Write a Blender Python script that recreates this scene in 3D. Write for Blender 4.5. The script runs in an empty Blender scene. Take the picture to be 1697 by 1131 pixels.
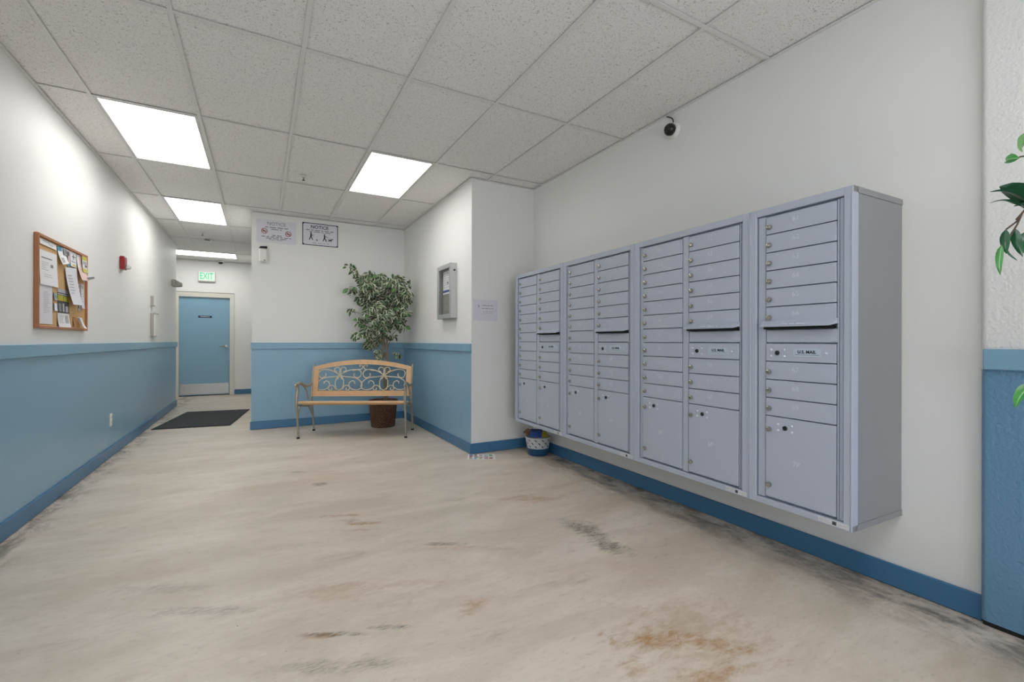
import bpy, bmesh, math, random
from mathutils import Vector, Matrix

random.seed(7)
S = bpy.context.scene
COL = S.collection
PI = math.pi

# ------------------------------------------------------------------ camera, light, exposure
CAM_H = 1.14517
YAW, ROLL, FPX = 0.50303, 0.00248, 751.0
CEIL = 2.79277
XL, XR, YB, XC, YC = -1.28927, 2.60619, 6.67705, 1.87025, 4.2113   # left wall, right wall, back wall, corner block side / front
YFAR = 11.25          # far wall with the door
YLEND = 9.70          # where the left wall turns away
XHALL = -0.105        # right side of the hallway
XENT, YENT = 2.562, 0.692   # entry wall, proud of the right wall
YFRONT = -2.6         # glazed entrance behind the camera
GX, GY = -0.40092, 1.59091  # ceiling grid origin, 0.6096 x 1.2192

cam_d = bpy.data.cameras.new('camera')
cam = bpy.data.objects.new('camera', cam_d); COL.objects.link(cam)
fw = Vector((math.sin(YAW), math.cos(YAW), 0)); r0 = Vector((math.cos(YAW), -math.sin(YAW), 0)); u0 = Vector((0, 0, 1))
rt = math.cos(ROLL) * r0 + math.sin(ROLL) * u0; up = -math.sin(ROLL) * r0 + math.cos(ROLL) * u0
M = Matrix.Identity(4)
for k in range(3):
    M[k][0], M[k][1], M[k][2] = rt[k], up[k], -fw[k]
M[2][3] = CAM_H
cam.matrix_world = M
cam_d.sensor_fit = 'HORIZONTAL'; cam_d.sensor_width = 36.0
cam_d.lens = 36.0 * FPX / 1697.0
cam_d.shift_x = (848.5 - 845.29) / 1697.0
cam_d.shift_y = (565.69 - 565.5) / 1697.0
cam_d.clip_start = 0.05
S.camera = cam

W = bpy.data.worlds.new('daylight'); S.world = W; W.use_nodes = True
W.node_tree.nodes['Background'].inputs[0].default_value = (0.86, 0.91, 1.0, 1)
W.node_tree.nodes['Background'].inputs[1].default_value = 4.3
LAMP_E = 6.8
S.view_settings.view_transform = 'Standard'; S.view_settings.look = 'None'
S.view_settings.gamma = 1.0; S.view_settings.use_curve_mapping = False
S.view_settings.exposure = 0.08
S.cycles.caustics_reflective = False; S.cycles.caustics_refractive = False
pd = bpy.data.lights.new('window_portal', 'AREA'); pd.shape = 'RECTANGLE'; pd.size = 3.2; pd.size_y = 2.2
pd.cycles.is_portal = True
po = bpy.data.objects.new('window_portal', pd); COL.objects.link(po)
po.location = (0.6, YFRONT - 0.12, 1.25); po.rotation_euler = (PI / 2, 0, 0)

# ------------------------------------------------------------------ helpers
def lin(c):
    out = []
    for v in c:
        v = v / 255.0
        out.append(v / 12.92 if v <= 0.04045 else ((v + 0.055) / 1.055) ** 2.4)
    return (*out, 1.0)

def mat(name, rgb, rough=0.5, metal=0.0, bump=0.0, bscale=120.0, var=0.0, vscale=6.0, spec=0.5, emit=None, estr=0.0, coat=0.0):
    m = bpy.data.materials.new(name); m.use_nodes = True
    nt = m.node_tree; b = nt.nodes['Principled BSDF']
    b.inputs['Base Color'].default_value = lin(rgb)
    b.inputs['Roughness'].default_value = rough; b.inputs['Metallic'].default_value = metal
    b.inputs['Specular IOR Level'].default_value = spec
    b.inputs['Coat Weight'].default_value = coat
    if emit:
        b.inputs['Emission Color'].default_value = lin(emit); b.inputs['Emission Strength'].default_value = estr
    tc = nt.nodes.new('ShaderNodeTexCoord')
    if var > 0:
        n = nt.nodes.new('ShaderNodeTexNoise'); n.inputs['Scale'].default_value = vscale; n.inputs['Detail'].default_value = 5
        nt.links.new(tc.outputs['Object'], n.inputs['Vector'])
        mx = nt.nodes.new('ShaderNodeMix'); mx.data_type = 'RGBA'
        mx.inputs['A'].default_value = lin([c * (1 - var) for c in rgb]); mx.inputs['B'].default_value = lin([min(255, c * (1 + var)) for c in rgb])
        nt.links.new(n.outputs['Fac'], mx.inputs['Factor']); nt.links.new(mx.outputs['Result'], b.inputs['Base Color'])
    if bump > 0:
        n2 = nt.nodes.new('ShaderNodeTexNoise'); n2.inputs['Scale'].default_value = bscale; n2.inputs['Detail'].default_value = 3
        nt.links.new(tc.outputs['Object'], n2.inputs['Vector'])
        bp = nt.nodes.new('ShaderNodeBump'); bp.inputs['Strength'].default_value = bump; bp.inputs['Distance'].default_value = 0.004
        nt.links.new(n2.outputs['Fac'], bp.inputs['Height']); nt.links.new(bp.outputs['Normal'], b.inputs['Normal'])
    return m

class MB:
    """collects geometry for one mesh object"""
    def __init__(s):
        s.v, s.f, s.m = [], [], []
    def add(s, vs, fs, mi=0):
        o = len(s.v); s.v += [tuple(p) for p in vs]; s.f += [tuple(i + o for i in f) for f in fs]; s.m += [mi] * len(fs)
        return s
    def box(s, x0, x1, y0, y1, z0, z1, mi=0):
        v = [(x0, y0, z0), (x1, y0, z0), (x1, y1, z0), (x0, y1, z0), (x0, y0, z1), (x1, y0, z1), (x1, y1, z1), (x0, y1, z1)]
        return s.add(v, [(0, 3, 2, 1), (4, 5, 6, 7), (0, 1, 5, 4), (1, 2, 6, 5), (2, 3, 7, 6), (3, 0, 4, 7)], mi)
    def bbox(s, x0, x1, y0, y1, z0, z1, b, mi=0):
        """box with chamfered edges"""
        bm = bmesh.new()
        bmesh.ops.create_cube(bm, size=1.0)
        for v in bm.verts:
            v.co = Vector(((x0 + x1) / 2 + v.co.x * (x1 - x0), (y0 + y1) / 2 + v.co.y * (y1 - y0), (z0 + z1) / 2 + v.co.z * (z1 - z0)))
        bmesh.ops.bevel(bm, geom=bm.edges[:], offset=b, segments=1, affect='EDGES')
        bm.verts.index_update()
        s.add([v.co[:] for v in bm.verts], [[v.index for v in f.verts] for f in bm.faces], mi); bm.free()
        return s
    def prism(s, poly, z0, z1, mi=0):
        n = len(poly)
        v = [(p[0], p[1], z0) for p in poly] + [(p[0], p[1], z1) for p in poly]
        f = [tuple(reversed(range(n))), tuple(range(n, 2 * n))] + [(i, (i + 1) % n, n + (i + 1) % n, n + i) for i in range(n)]
        return s.add(v, f, mi)
    def ring(s, x0, x1, z0, z1, bl, br, bt, bb, y0, y1, mi=0):
        """rectangular frame lying in xz, from y0 (front) to y1"""
        s.box(x0, x0 + bl, y0, y1, z0, z1, mi); s.box(x1 - br, x1, y0, y1, z0, z1, mi)
        s.box(x0 + bl, x1 - br, y0, y1, z1 - bt, z1, mi); s.box(x0 + bl, x1 - br, y0, y1, z0, z0 + bb, mi)
        return s
    def tube(s, pts, rad, n=8, mi=0, flat=1.0, caps=True):
        pts = [Vector(p) for p in pts]; N = len(pts)
        if not hasattr(rad, '__len__'):
            rad = [rad] * N
        rings = []; prev = None
        for i, p in enumerate(pts):
            t = (pts[min(i + 1, N - 1)] - pts[max(i - 1, 0)]).normalized()
            if prev is None:
                a = Vector((1, 0, 0)) if abs(t.x) < 0.9 else Vector((0, 1, 0))
                nx = (a - t * a.dot(t)).normalized()
            else:
                nx = (prev - t * prev.dot(t)).normalized()
            prev = nx; ny = t.cross(nx)
            rings.append([p + nx * math.cos(2 * PI * k / n) * rad[i] * flat + ny * math.sin(2 * PI * k / n) * rad[i] for k in range(n)])
        v = [q for r in rings for q in r]; f = []
        for i in range(N - 1):
            for k in range(n):
                f.append((i * n + k, i * n + (k + 1) % n, (i + 1) * n + (k + 1) % n, (i + 1) * n + k))
        if caps:
            f.append(tuple(reversed(range(n)))); f.append(tuple(range((N - 1) * n, N * n)))
        return s.add(v, f, mi)
    def lathe(s, prof, n=24, c=(0, 0, 0), axis='z', mi=0, rfun=None):
        v = []; f = []
        for j, (r, h) in enumerate(prof):
            for k in range(n):
                a = 2 * PI * k / n; rr = r if rfun is None else rfun(r, j, k)
                p = (rr * math.cos(a), rr * math.sin(a), h)
                if axis == '-y':
                    p = (p[0], -p[2], p[1])
                elif axis == '-x':
                    p = (-p[2], p[0], p[1])
                elif axis == '-z':
                    p = (p[0], -p[1], -p[2])
                v.append((p[0] + c[0], p[1] + c[1], p[2] + c[2]))
        for j in range(len(prof) - 1):
            for k in range(n):
                f.append((j * n + k, j * n + (k + 1) % n, (j + 1) * n + (k + 1) % n, (j + 1) * n + k))
        if prof[0][0] > 1e-6:
            f.append(tuple(reversed(range(n))))
        if prof[-1][0] > 1e-6:
            f.append(tuple(range((len(prof) - 1) * n, len(prof) * n)))
        return s.add(v, f, mi)
    def mesh(s, name, mats, smooth=False):
        me = bpy.data.meshes.new(name); me.from_pydata(s.v, [], s.f)
        for m in (mats if isinstance(mats, (list, tuple)) else [mats]):
            me.materials.append(m)
        me.polygons.foreach_set('material_index', s.m)
        bm = bmesh.new(); bm.from_mesh(me); bmesh.ops.recalc_face_normals(bm, faces=bm.faces); bm.to_mesh(me); bm.free()
        if smooth:
            me.polygons.foreach_set('use_smooth', [True] * len(me.polygons))
            me.set_sharp_from_angle(angle=math.radians(40))
        me.update(); return me
    def build(s, name, mats, parent=None, smooth=False, loc=None, rot=None):
        return link(name, s.mesh(name, mats, smooth), parent, loc, rot)

def link(name, me, parent=None, loc=None, rot=None):
    o = bpy.data.objects.new(name, me); COL.objects.link(o)
    if parent: o.parent = parent
    if loc: o.location = loc
    if rot: o.rotation_euler = rot
    return o
def empty(name, loc=(0, 0, 0), rz=0.0):
    o = link(name, None, None, loc); o.rotation_euler = (0, 0, rz); o.empty_display_size = 0.1
    return o
def tag(o, label, cat=None, group=None, kind=None):
    o['label'] = label
    if cat: o['category'] = cat
    if group: o['group'] = group
    if kind: o['kind'] = kind
    return o
def struct(name, mb, mats, label, smooth=False):
    return tag(mb.build(name, mats, None, smooth), label, None, None, 'structure')

_tc = {}
def text_mesh(txt, size, m, ext=0.0004, bold=0.0):
    """lettering standing in xz, facing -y, centred"""
    key = (txt, round(size, 4), m.name, bold)
    if key in _tc: return _tc[key]
    cu = bpy.data.curves.new('lettering', 'FONT'); cu.body = txt; cu.size = size; cu.extrude = ext; cu.offset = bold
    cu.align_x = 'CENTER'; cu.align_y = 'CENTER'; cu.resolution_u = 3
    o = bpy.data.objects.new('lettering_tmp', cu); COL.objects.link(o)
    bpy.context.view_layer.update()
    me = bpy.data.meshes.new_from_object(o.evaluated_get(bpy.context.evaluated_depsgraph_get()))
    bpy.data.objects.remove(o); bpy.data.curves.remove(cu)
    me.transform(Matrix.Rotation(PI / 2, 4, 'X'))
    me.materials.clear(); me.materials.append(m); me.name = 'lettering'
    _tc[key] = me; return me

def words(mb, x0, x1, z, h, y, seed, mi=0, mean=0.02):
    """a line of print too small to read: word-long dashes"""
    r = random.Random(seed); x = x0
    while x < x1 - mean * 0.3:
        w = min(mean * r.uniform(0.5, 1.7), x1 - x)
        mb.box(x, x + w, y, y + 0.0004, z - h / 2, z + h / 2, mi); x += w + mean * 0.3

# ------------------------------------------------------------------ materials
m_white = mat('white_wall_paint', (234, 234, 231), 0.55, bump=0.12, bscale=220)
m_white_tex = mat('textured_white_wall_paint', (236, 236, 234), 0.5, bump=1.0, bscale=75)
m_blue = mat('blue_wall_paint', (136, 174, 197), 0.33, bump=0.10, bscale=200)
m_blue_tex = mat('textured_blue_wall_paint', (106, 149, 180), 0.38, bump=1.0, bscale=75)
m_rail = mat('blue_rail_paint', (130, 171, 195), 0.35)
m_base = mat('dark_blue_baseboard_paint', (66, 118, 156), 0.35, var=0.06, vscale=3)
m_door = mat('blue_door_paint', (136, 177, 200), 0.35)
m_cream = mat('cream_frame_paint', (226, 223, 212), 0.4)
m_alum = mat('brushed_aluminium', (196, 197, 198), 0.35, metal=0.6)
m_chrome = mat('worn_chrome', (186, 182, 172), 0.22, metal=1.0)
m_dkmetal = mat('dark_metal', (62, 64, 68), 0.4, metal=0.7)
m_black = mat('black_plastic', (14, 14, 16), 0.35)
m_void = mat('black_slot', (4, 4, 5), 0.9)
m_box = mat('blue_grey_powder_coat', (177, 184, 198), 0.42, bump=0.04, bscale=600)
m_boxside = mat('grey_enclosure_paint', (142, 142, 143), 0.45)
m_rivet = mat('pale_rivet', (214, 218, 226), 0.4)
m_num = mat('pale_grey_number_ink', (204, 209, 219), 0.5)
m_plate = mat('pale_label_plate', (184, 197, 210), 0.3)
m_ink = mat('black_ink', (20, 24, 30), 0.6)
m_sticker = mat('white_sticker', (205, 206, 208), 0.5)
m_wood = mat('tan_bench_wood', (214, 175, 132), 0.45, var=0.08, vscale=14)
m_bmetal = mat('pewter_cast_metal', (168, 160, 145), 0.42, metal=0.35)
m_scroll = mat('beige_cast_scroll', (212, 200, 174), 0.45)
m_wicker = mat('brown_wicker', (90, 64, 46), 0.55, var=0.4, vscale=110)
m_soil = mat('dark_moss', (52, 42, 30), 0.9, bump=0.6, bscale=60)
m_bark = mat('grey_brown_bark', (124, 114, 94), 0.8, bump=0.4, bscale=80, var=0.2, vscale=30)
m_leaf = mat('mid_green_leaf', (54, 76, 50), 0.4, var=0.25, vscale=18)
m_leafedge = mat('cream_leaf_edge', (198, 202, 176), 0.45)
m_leafb = mat('bright_green_leaf', (92, 132, 78), 0.4)
m_dleaf = mat('deep_green_leaf', (24, 72, 42), 0.28, var=0.25, vscale=25)
m_bleaf = mat('fresh_green_leaf', (54, 122, 52), 0.3, var=0.2, vscale=25)
m_vein = mat('pale_leaf_vein', (120, 160, 110), 0.4)
m_twig = mat('brown_twig', (74, 60, 46), 0.7)
m_cork = mat('cork', (205, 166, 116), 0.9, bump=0.5, bscale=260, var=0.12, vscale=120)
m_bframe = mat('brown_wood_frame', (168, 112, 74), 0.5, var=0.08, vscale=10)
m_paper = mat('white_paper', (232, 232, 234), 0.7)
m_paperlav = mat('cool_white_paper', (222, 221, 228), 0.7)
m_pink = mat('pink_paper', (228, 200, 192), 0.7)
m_yel = mat('yellow_print', (206, 196, 72), 0.6)
m_olive = mat('olive_yellow_print', (170, 165, 46), 0.6)
m_cyan = mat('blue_print', (58, 140, 178), 0.6)
m_grey = mat('grey_print', (126, 128, 132), 0.6)
m_lgrey = mat('light_grey_print', (176, 178, 182), 0.6)
m_dgrey = mat('dark_grey_print', (64, 66, 74), 0.6)
m_red = mat('fire_red_plastic', (150, 30, 34), 0.3)
m_redink = mat('red_ink', (166, 60, 60), 0.6)
m_navy = mat('navy_ink', (38, 40, 82), 0.5)
m_lens = mat('clear_lens', (225, 228, 228), 0.08, spec=0.8)
m_wplastic = mat('white_plastic', (232, 231, 226), 0.35)
m_gplastic = mat('grey_plastic', (172, 168, 160), 0.5)
m_mat = mat('black_ribbed_carpet', (56, 56, 58), 0.95, bump=0.9, bscale=70, var=0.45, vscale=60)
m_rubber = mat('black_rubber', (22, 22, 23), 0.7)
m_green = mat('lit_green_letters', (60, 190, 140), 0.4, emit=(70, 215, 160), estr=0.35)
m_exit = mat('exit_sign_face', (214, 228, 214), 0.4, emit=(215, 240, 222), estr=0.25)
m_bucketblue = mat('dark_blue_enamel', (30, 84, 122), 0.35)
m_bucketw = mat('white_enamel', (205, 208, 210), 0.4)
m_brown = mat('brown_print', (120, 84, 40), 0.5)
m_dblue = mat('deep_blue_print', (40, 74, 150), 0.5)
m_caulk = mat('grey_slab', (160, 158, 152), 0.8)
m_tbar = mat('white_grid_metal', (230, 229, 226), 0.45)
m_tray = mat('white_troffer_frame', (222, 221, 217), 0.4)
m_diff = mat('lit_acrylic_diffuser', (240, 240, 236), 0.5, emit=(254, 253, 251), estr=LAMP_E)
m_gas = mat('grey_felt_backing', (150, 150, 146), 0.9, bump=0.3, bscale=300)

def make_tile_mat():
    m = mat('fissured_ceiling_tile', (205, 202, 196), 0.9)
    nt = m.node_tree; b = nt.nodes['Principled BSDF']; tc = nt.nodes.new('ShaderNodeTexCoord')
    geo = nt.nodes.new('ShaderNodeNewGeometry')
    n = nt.nodes.new('ShaderNodeTexNoise'); n.inputs['Scale'].default_value = 120; n.inputs['Detail'].default_value = 3; n.inputs['Distortion'].default_value = 1.2
    nt.links.new(geo.outputs['Position'], n.inputs['Vector'])
    r = nt.nodes.new('ShaderNodeValToRGB'); r.color_ramp.elements[0].position = 0.33; r.color_ramp.elements[0].color = lin((184, 179, 172))
    r.color_ramp.elements[1].position = 0.43; r.color_ramp.elements[1].color = lin((243, 241, 238))
    nt.links.new(n.outputs['Fac'], r.inputs['Fac']); nt.links.new(r.outputs['Color'], b.inputs['Base Color'])
    bp = nt.nodes.new('ShaderNodeBump'); bp.inputs['Strength'].default_value = 0.35; bp.inputs['Distance'].default_value = 0.004
    nt.links.new(n.outputs['Fac'], bp.inputs['Height']); nt.links.new(bp.outputs['Normal'], b.inputs['Normal'])
    return m
m_tile = make_tile_mat()

def make_floor_mat():
    m = mat('stained_sealed_concrete', (200, 188, 166), 0.42)
    nt = m.node_tree; b = nt.nodes['Principled BSDF']; L = nt.links.new
    geo = nt.nodes.new('ShaderNodeNewGeometry')
    def noise(scale, detail=5, rot=0, sc=(1, 1, 1), rough=0.6, dist=0.0, off=(0, 0, 0)):
        mp = nt.nodes.new('ShaderNodeMapping'); mp.inputs['Rotation'].default_value = (0, 0, rot); mp.inputs['Scale'].default_value = sc; mp.inputs['Location'].default_value = off
        L(geo.outputs['Position'], mp.inputs['Vector'])
        n = nt.nodes.new('ShaderNodeTexNoise'); n.inputs['Scale'].default_value = scale; n.inputs['Detail'].default_value = detail
        n.inputs['Roughness'].default_value = rough; n.inputs['Distortion'].default_value = dist
        L(mp.outputs['Vector'], n.inputs['Vector']); return n.outputs['Fac']
    def ramp(sock, a, bb):
        r = nt.nodes.new('ShaderNodeMapRange'); r.interpolation_type = 'SMOOTHSTEP'
        r.inputs['From Min'].default_value = a; r.inputs['From Max'].default_value = bb
        L(sock, r.inputs['Value']); return r.outputs['Result']
    def mul(a, v):
        q = nt.nodes.new('ShaderNodeMath'); q.operation = 'MULTIPLY'; L(a, q.inputs[0])
        if isinstance(v, (int, float)): q.inputs[1].default_value = v
        else: L(v, q.inputs[1])
        return q.outputs[0]
    def add(a, v):
        q = nt.nodes.new('ShaderNodeMath'); q.operation = 'ADD'; L(a, q.inputs[0])
        if isinstance(v, (int, float)): q.inputs[1].default_value = v
        else: L(v, q.inputs[1])
        return q.outputs[0]
    def mix(base, rgb, fac):
        x = nt.nodes.new('ShaderNodeMix'); x.data_type = 'RGBA'
        if isinstance(base, tuple): x.inputs['A'].default_value = lin(base)
        else: L(base, x.inputs['A'])
        x.inputs['B'].default_value = lin(rgb); L(fac, x.inputs['Factor']); return x.outputs['Result']
    streak = noise(1.5, 9, 0.42, (0.75, 2.0, 1), 0.72, 0.4)
    c = mix((206, 193, 177), (226, 214, 200), ramp(streak, 0.34, 0.68))
    warm = noise(1.1, 7, 0.42, (0.8, 1.7, 1), 0.66, 0.5, (3, 1, 0))
    c = mix(c, (198, 176, 146), mul(ramp(warm, 0.48, 0.72), 0.5))
    dirt = noise(4.2, 9, 0.42, (0.6, 2.4, 1), 0.76, 0.5, (7, 5, 0))
    c = mix(c, (142, 130, 116), mul(ramp(dirt, 0.56, 0.78), 0.6))
    fine = noise(38, 5, 0.42, (0.5, 1.5, 1), 0.75)
    c = mix(c, (172, 160, 145), mul(ramp(fine, 0.52, 0.72), 0.45))
    edge = noise(12, 9, 0.42, (0.8, 1.8, 1), 0.72, 0.4, (1, 1.7, 0))        # ragged outlines of the stains
    scratch = noise(70, 3, 0.42, (0.35, 2.2, 1), 0.7, 0.3, (5, 2, 0))       # scuff strokes inside them
    def spot(x, y, rx, ry, rot, soft=0.6, wob=0.75):
        mp = nt.nodes.new('ShaderNodeMapping'); mp.vector_type = 'TEXTURE'
        mp.inputs['Location'].default_value = (x, y, 0); mp.inputs['Rotation'].default_value = (0, 0, rot); mp.inputs['Scale'].default_value = (rx, ry, 1)
        L(geo.outputs['Position'], mp.inputs['Vector'])
        ln = nt.nodes.new('ShaderNodeVectorMath'); ln.operation = 'LENGTH'; L(mp.outputs['Vector'], ln.inputs[0])
        return ramp(add(ln.outputs['Value'], mul(add(edge, -0.5), wob * 2.8)), 1.0, 1.0 - soft)
    rust = (172, 130, 80)
    blot = add(mul(ramp(noise(17, 8, 0.42, (0.7, 1.5, 1), 0.75, 0.6, (8, 3, 0)), 0.36, 0.62), 0.7), 0.3)
    for (x, y, rx, ry, rot, k) in [(1.30, 1.27, .21, .07, -.5, .7), (1.50, 1.14, .26, .06, -.9, .5), (1.15, 1.17, .09, .06, .2, .5), (1.30, 1.02, .24, .06, .0, .55), (1.5, 1.2, .42, .30, -.5, .30),
                                   (.575, 2.924, .17, .035, -.45, .75), (.44, 3.14, .22, .03, -.4, .5), (.55, 2.83, .15, .02, -.4, .45), (1.72, 2.81, .34, .12, -.5, .45), (.81, 1.79, .10, .07, .5, .5),
                                   (.3, 2.2, .3, .10, -.4, .25), (.21, 1.89, .08, .025, -.4, .7), (.62, 2.1, .3, .06, -.5, .22), (1.0, 2.3, .4, .05, -.5, .25)]:
        c = mix(c, rust, mul(mul(spot(x, y, rx, ry, rot, 0.85, 1.0), blot), min(1.0, k * 1.35)))
    sc_ = add(mul(ramp(scratch, 0.44, 0.62), 0.72), 0.28)
    for (x, y, rx, ry, rot, k) in [(1.735, 2.20, .11, .24, .15, .95), (1.71, 1.96, .10, .16, .3, 1.0), (.415, 3.894, .08, .06, -.4, .9), (.292, 4.339, .08, .05, -.4, .7), (.50, 3.02, .08, .03, -.4, .5),
                                   (.25, 1.88, .16, .022, -.45, .8), (.45, 1.82, .10, .022, -.45, .8), (.9, 2.42, .18, .03, -.45, .8), (.36, 1.64, .16, .035, -.45, .5), (.2, 1.7, .2, .05, -.45, .5), (-.2, 2.3, .3, .05, -.45, .45), (-.4, 2.6, .3, .06, -.45, .35)]:
        c = mix(c, (84, 76, 62), mul(mul(spot(x, y, rx, ry, rot, 0.8, 0.9), sc_), k))
    # grime along the left wall; scuffs plus painted mailbox shade along the right
    sep = nt.nodes.new('ShaderNodeSeparateXYZ'); L(geo.outputs['Position'], sep.inputs[0])
    gr = noise(6, 8, 0.1, (1.2, 0.6, 1), 0.78, 0.4, (2, 9, 0))
    right = mul(ramp(sep.outputs['X'], 2.15, 2.56), ramp(gr, 0.40, 0.66))
    c = mix(c, (60, 54, 46), mul(right, 0.85))
    left = mul(ramp(sep.outputs['X'], -1.05, -1.27), ramp(gr, 0.42, 0.62))
    c = mix(c, (90, 80, 68), mul(left, 0.8))
    specks = noise(55, 1, 0, (1, 1, 1), 0.5, 0, (4, 4, 0))
    c = mix(c, (64, 56, 48), mul(ramp(specks, 0.80, 0.84), 0.85))
    L(c, b.inputs['Base Color'])
    rr = nt.nodes.new('ShaderNodeMapRange'); rr.inputs['To Min'].default_value = 0.30; rr.inputs['To Max'].default_value = 0.52
    L(dirt, rr.inputs['Value']); L(rr.outputs['Result'], b.inputs['Roughness'])
    bp = nt.nodes.new('ShaderNodeBump'); bp.inputs['Strength'].default_value = 0.12; bp.inputs['Distance'].default_value = 0.004
    L(fine, bp.inputs['Height']); L(bp.outputs['Normal'], b.inputs['Normal'])
    return m
m_floor = make_floor_mat()

# ------------------------------------------------------------------ the room
RAIL_T, RAIL_B, BASE_H = 1.118, 1.036, 0.105
struct('floor', MB().box(-3.2, 2.9, YFRONT - .2, 11.6, -0.12, 0), m_floor, 'stained beige sealed concrete floor of the lobby')

def wall_split(mb, x0, x1, y0, y1, lower=0, upper=1, top=CEIL):
    mb.box(x0, x1, y0, y1, 0, RAIL_B, lower); mb.box(x0, x1, y0, y1, RAIL_B, top, upper); return mb
BW = [m_blue, m_white]
struct('wall_left', wall_split(MB(), XL - .12, XL, YFRONT - .1, YLEND), BW, 'long left wall, white above and blue below the rail')
struct('wall_back', wall_split(MB(), XHALL, XC + .12, YB, YB + .12), BW, 'back wall with two notices, white above blue')
struct('wall_corner_side', wall_split(MB(), XC, XC + .12, YC + .0006, YB), BW, 'side wall holding the notice case, white above blue')
struct('wall_corner_front', MB().box(XC + .0006, XR + .15, YC, YC + .12, 0, CEIL), m_white, 'plain white wall beside the mailboxes with a paper note')
struct('wall_right', MB().box(XR, XR + .15, YENT - .3, YC, 0, CEIL), m_white, 'white right wall behind the mailboxes')
ent = MB()
arc = [(XENT + .02 - .02 * math.cos(a), YENT - .02 + .02 * math.sin(a)) for a in [k * PI / 12 for k in range(7)]]
poly = [(XENT + .2, YFRONT - .1), (XENT, YFRONT - .1)] + arc + [(XR + .02, YENT), (XENT + .2, YENT)]
ent.prism(poly, 0.022, RAIL_B, 0); ent.prism(poly, RAIL_B, CEIL, 1)
struct('wall_entry', ent, [m_blue_tex, m_white_tex], 'textured entry wall at right edge, white above blue', True)
struct('trim_1', MB().box(XENT + .012, XENT + .15, YFRONT - .1, YENT - .006, 0, 0.022), m_rubber, 'black rubber strip under the textured entry wall')
struct('wall_hall', MB().box(XHALL, XHALL + .12, YB + .12, YFAR, 0, CEIL), m_white, 'right side wall of the hallway')
DX0, DX1, DZ = -1.462, -0.560, 2.045
struct('wall_far', MB().box(-3.1, DX0 - .03, YFAR, YFAR + .14, 0, CEIL).box(DX1 + .03, XHALL + .12, YFAR, YFAR + .14, 0, CEIL).box(DX0 - .03, DX1 + .03, YFAR, YFAR + .14, DZ + .03, CEIL).box(DX0 - .03, DX1 + .03, YFAR + .1, YFAR + .14, 0, DZ + .03),
       m_white, 'white far wall around the blue door')
struct('wall_side_passage', MB().box(-3.1, XL - .12, YLEND - .12, YLEND, 0, CEIL).box(-3.1, -3.0, YLEND, YFAR, 0, CEIL), m_white, 'walls of the passage turning left before the door')
fr = MB()
fr.box(XL - .12, -1.0, YFRONT - .1, YFRONT, 0, CEIL).box(2.2, XENT + .2, YFRONT - .1, YFRONT, 0, CEIL).box(-1.0, 2.2, YFRONT - .1, YFRONT, 2.35, CEIL).box(-1.0, 2.2, YFRONT - .1, YFRONT, 0, .15)
struct('wall_front', fr, m_white, 'entrance wall with large window behind the viewer')
wf = struct('window_1', MB().ring(-1.0, 2.2, .15, 2.35, .05, .05, .05, .05, YFRONT - .09, YFRONT - .01), m_alum, 'glazed entrance window in aluminium frame')
for x in (0.04, 1.1):
    MB().box(x - .025, x + .025, YFRONT - .09, YFRONT - .01, .2, 2.3).build('mullion', m_alum, wf)

# blue rail along the walls
def rail(n, x0, x1, y0, y1, label):
    struct('trim_%d' % n, MB().bbox(x0, x1, y0, y1, RAIL_B, RAIL_T, .003), m_rail, label)
rail(2, XL, XL + .02, YFRONT, YLEND + .012, 'blue chair rail along the left wall')
rail(3, XHALL - .006, XC, YB - .02, YB, 'blue chair rail on the back wall behind the plant')
rail(4, XC - .02, XC, YC - .006, YB - .02, 'blue chair rail under the notice case')
rail(5, XENT - .02, XENT, YFRONT, YENT - .012, 'blue chair rail on the entry wall at right edge')
def baseb(n, x0, x1, y0, y1, label):
    struct('baseboard_' + n, MB().bbox(x0, x1, y0, y1, 0.002, BASE_H, .003), m_base, label)
baseb('left', XL, XL + .015, YFRONT, YLEND + .012, 'blue baseboard along the left wall')
baseb('back', XHALL - .012, XC - .015, YB - .015, YB, 'blue baseboard behind the bench')
baseb('corner_side', XC - .015, XC, YC - .015, YB, 'blue baseboard under the notice case wall')
baseb('corner_front', XC, XR - .015, YC - .015, YC, 'blue baseboard under the paper note')
baseb('right', XR - .015, XR, YENT, YC, 'blue baseboard running under the mailboxes')
baseb('far', DX1 + .075, XHALL, YFAR - .012, YFAR, 'short blue baseboard right of the far door')

# ceiling: slab with added unseen edge blocks against stray daylight, lay-in tiles, grid bars
ceil_o = struct('ceiling', MB().box(-3.2, 2.9, YFRONT - .2, 11.6, CEIL + .10, CEIL + .16)
                .box(-3.2, 2.9, YFAR + .0005, 11.6, CEIL + .0005, CEIL + .10).box(-3.2, 2.9, YFRONT - .2, YFRONT - .0005, CEIL + .0005, CEIL + .10)
                .box(XR + .0005, 2.9, YFRONT, YFAR, CEIL + .0005, CEIL + .10).box(-3.2, -3.0005, YFRONT, YFAR, CEIL + .0005, CEIL + .10)
                .box(-3.0, XL - .0005, YFRONT, YLEND - .02, CEIL + .0005, CEIL + .10), m_caulk, 'suspended ceiling of white fissured tiles in a grid')
TX, TY, BAR = 0.6096, 1.2192, 0.024
light_cells = {(-1, 2), (-1, 4), (2, 2), (-1, -2), (2, -2)}
regions = [(XL, XR, YFRONT, YC), (XL, XC, YC, YB), (XL, XHALL, YB, YLEND), (-3.0, XHALL, YLEND, YFAR)]
tile_cache = {}
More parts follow.
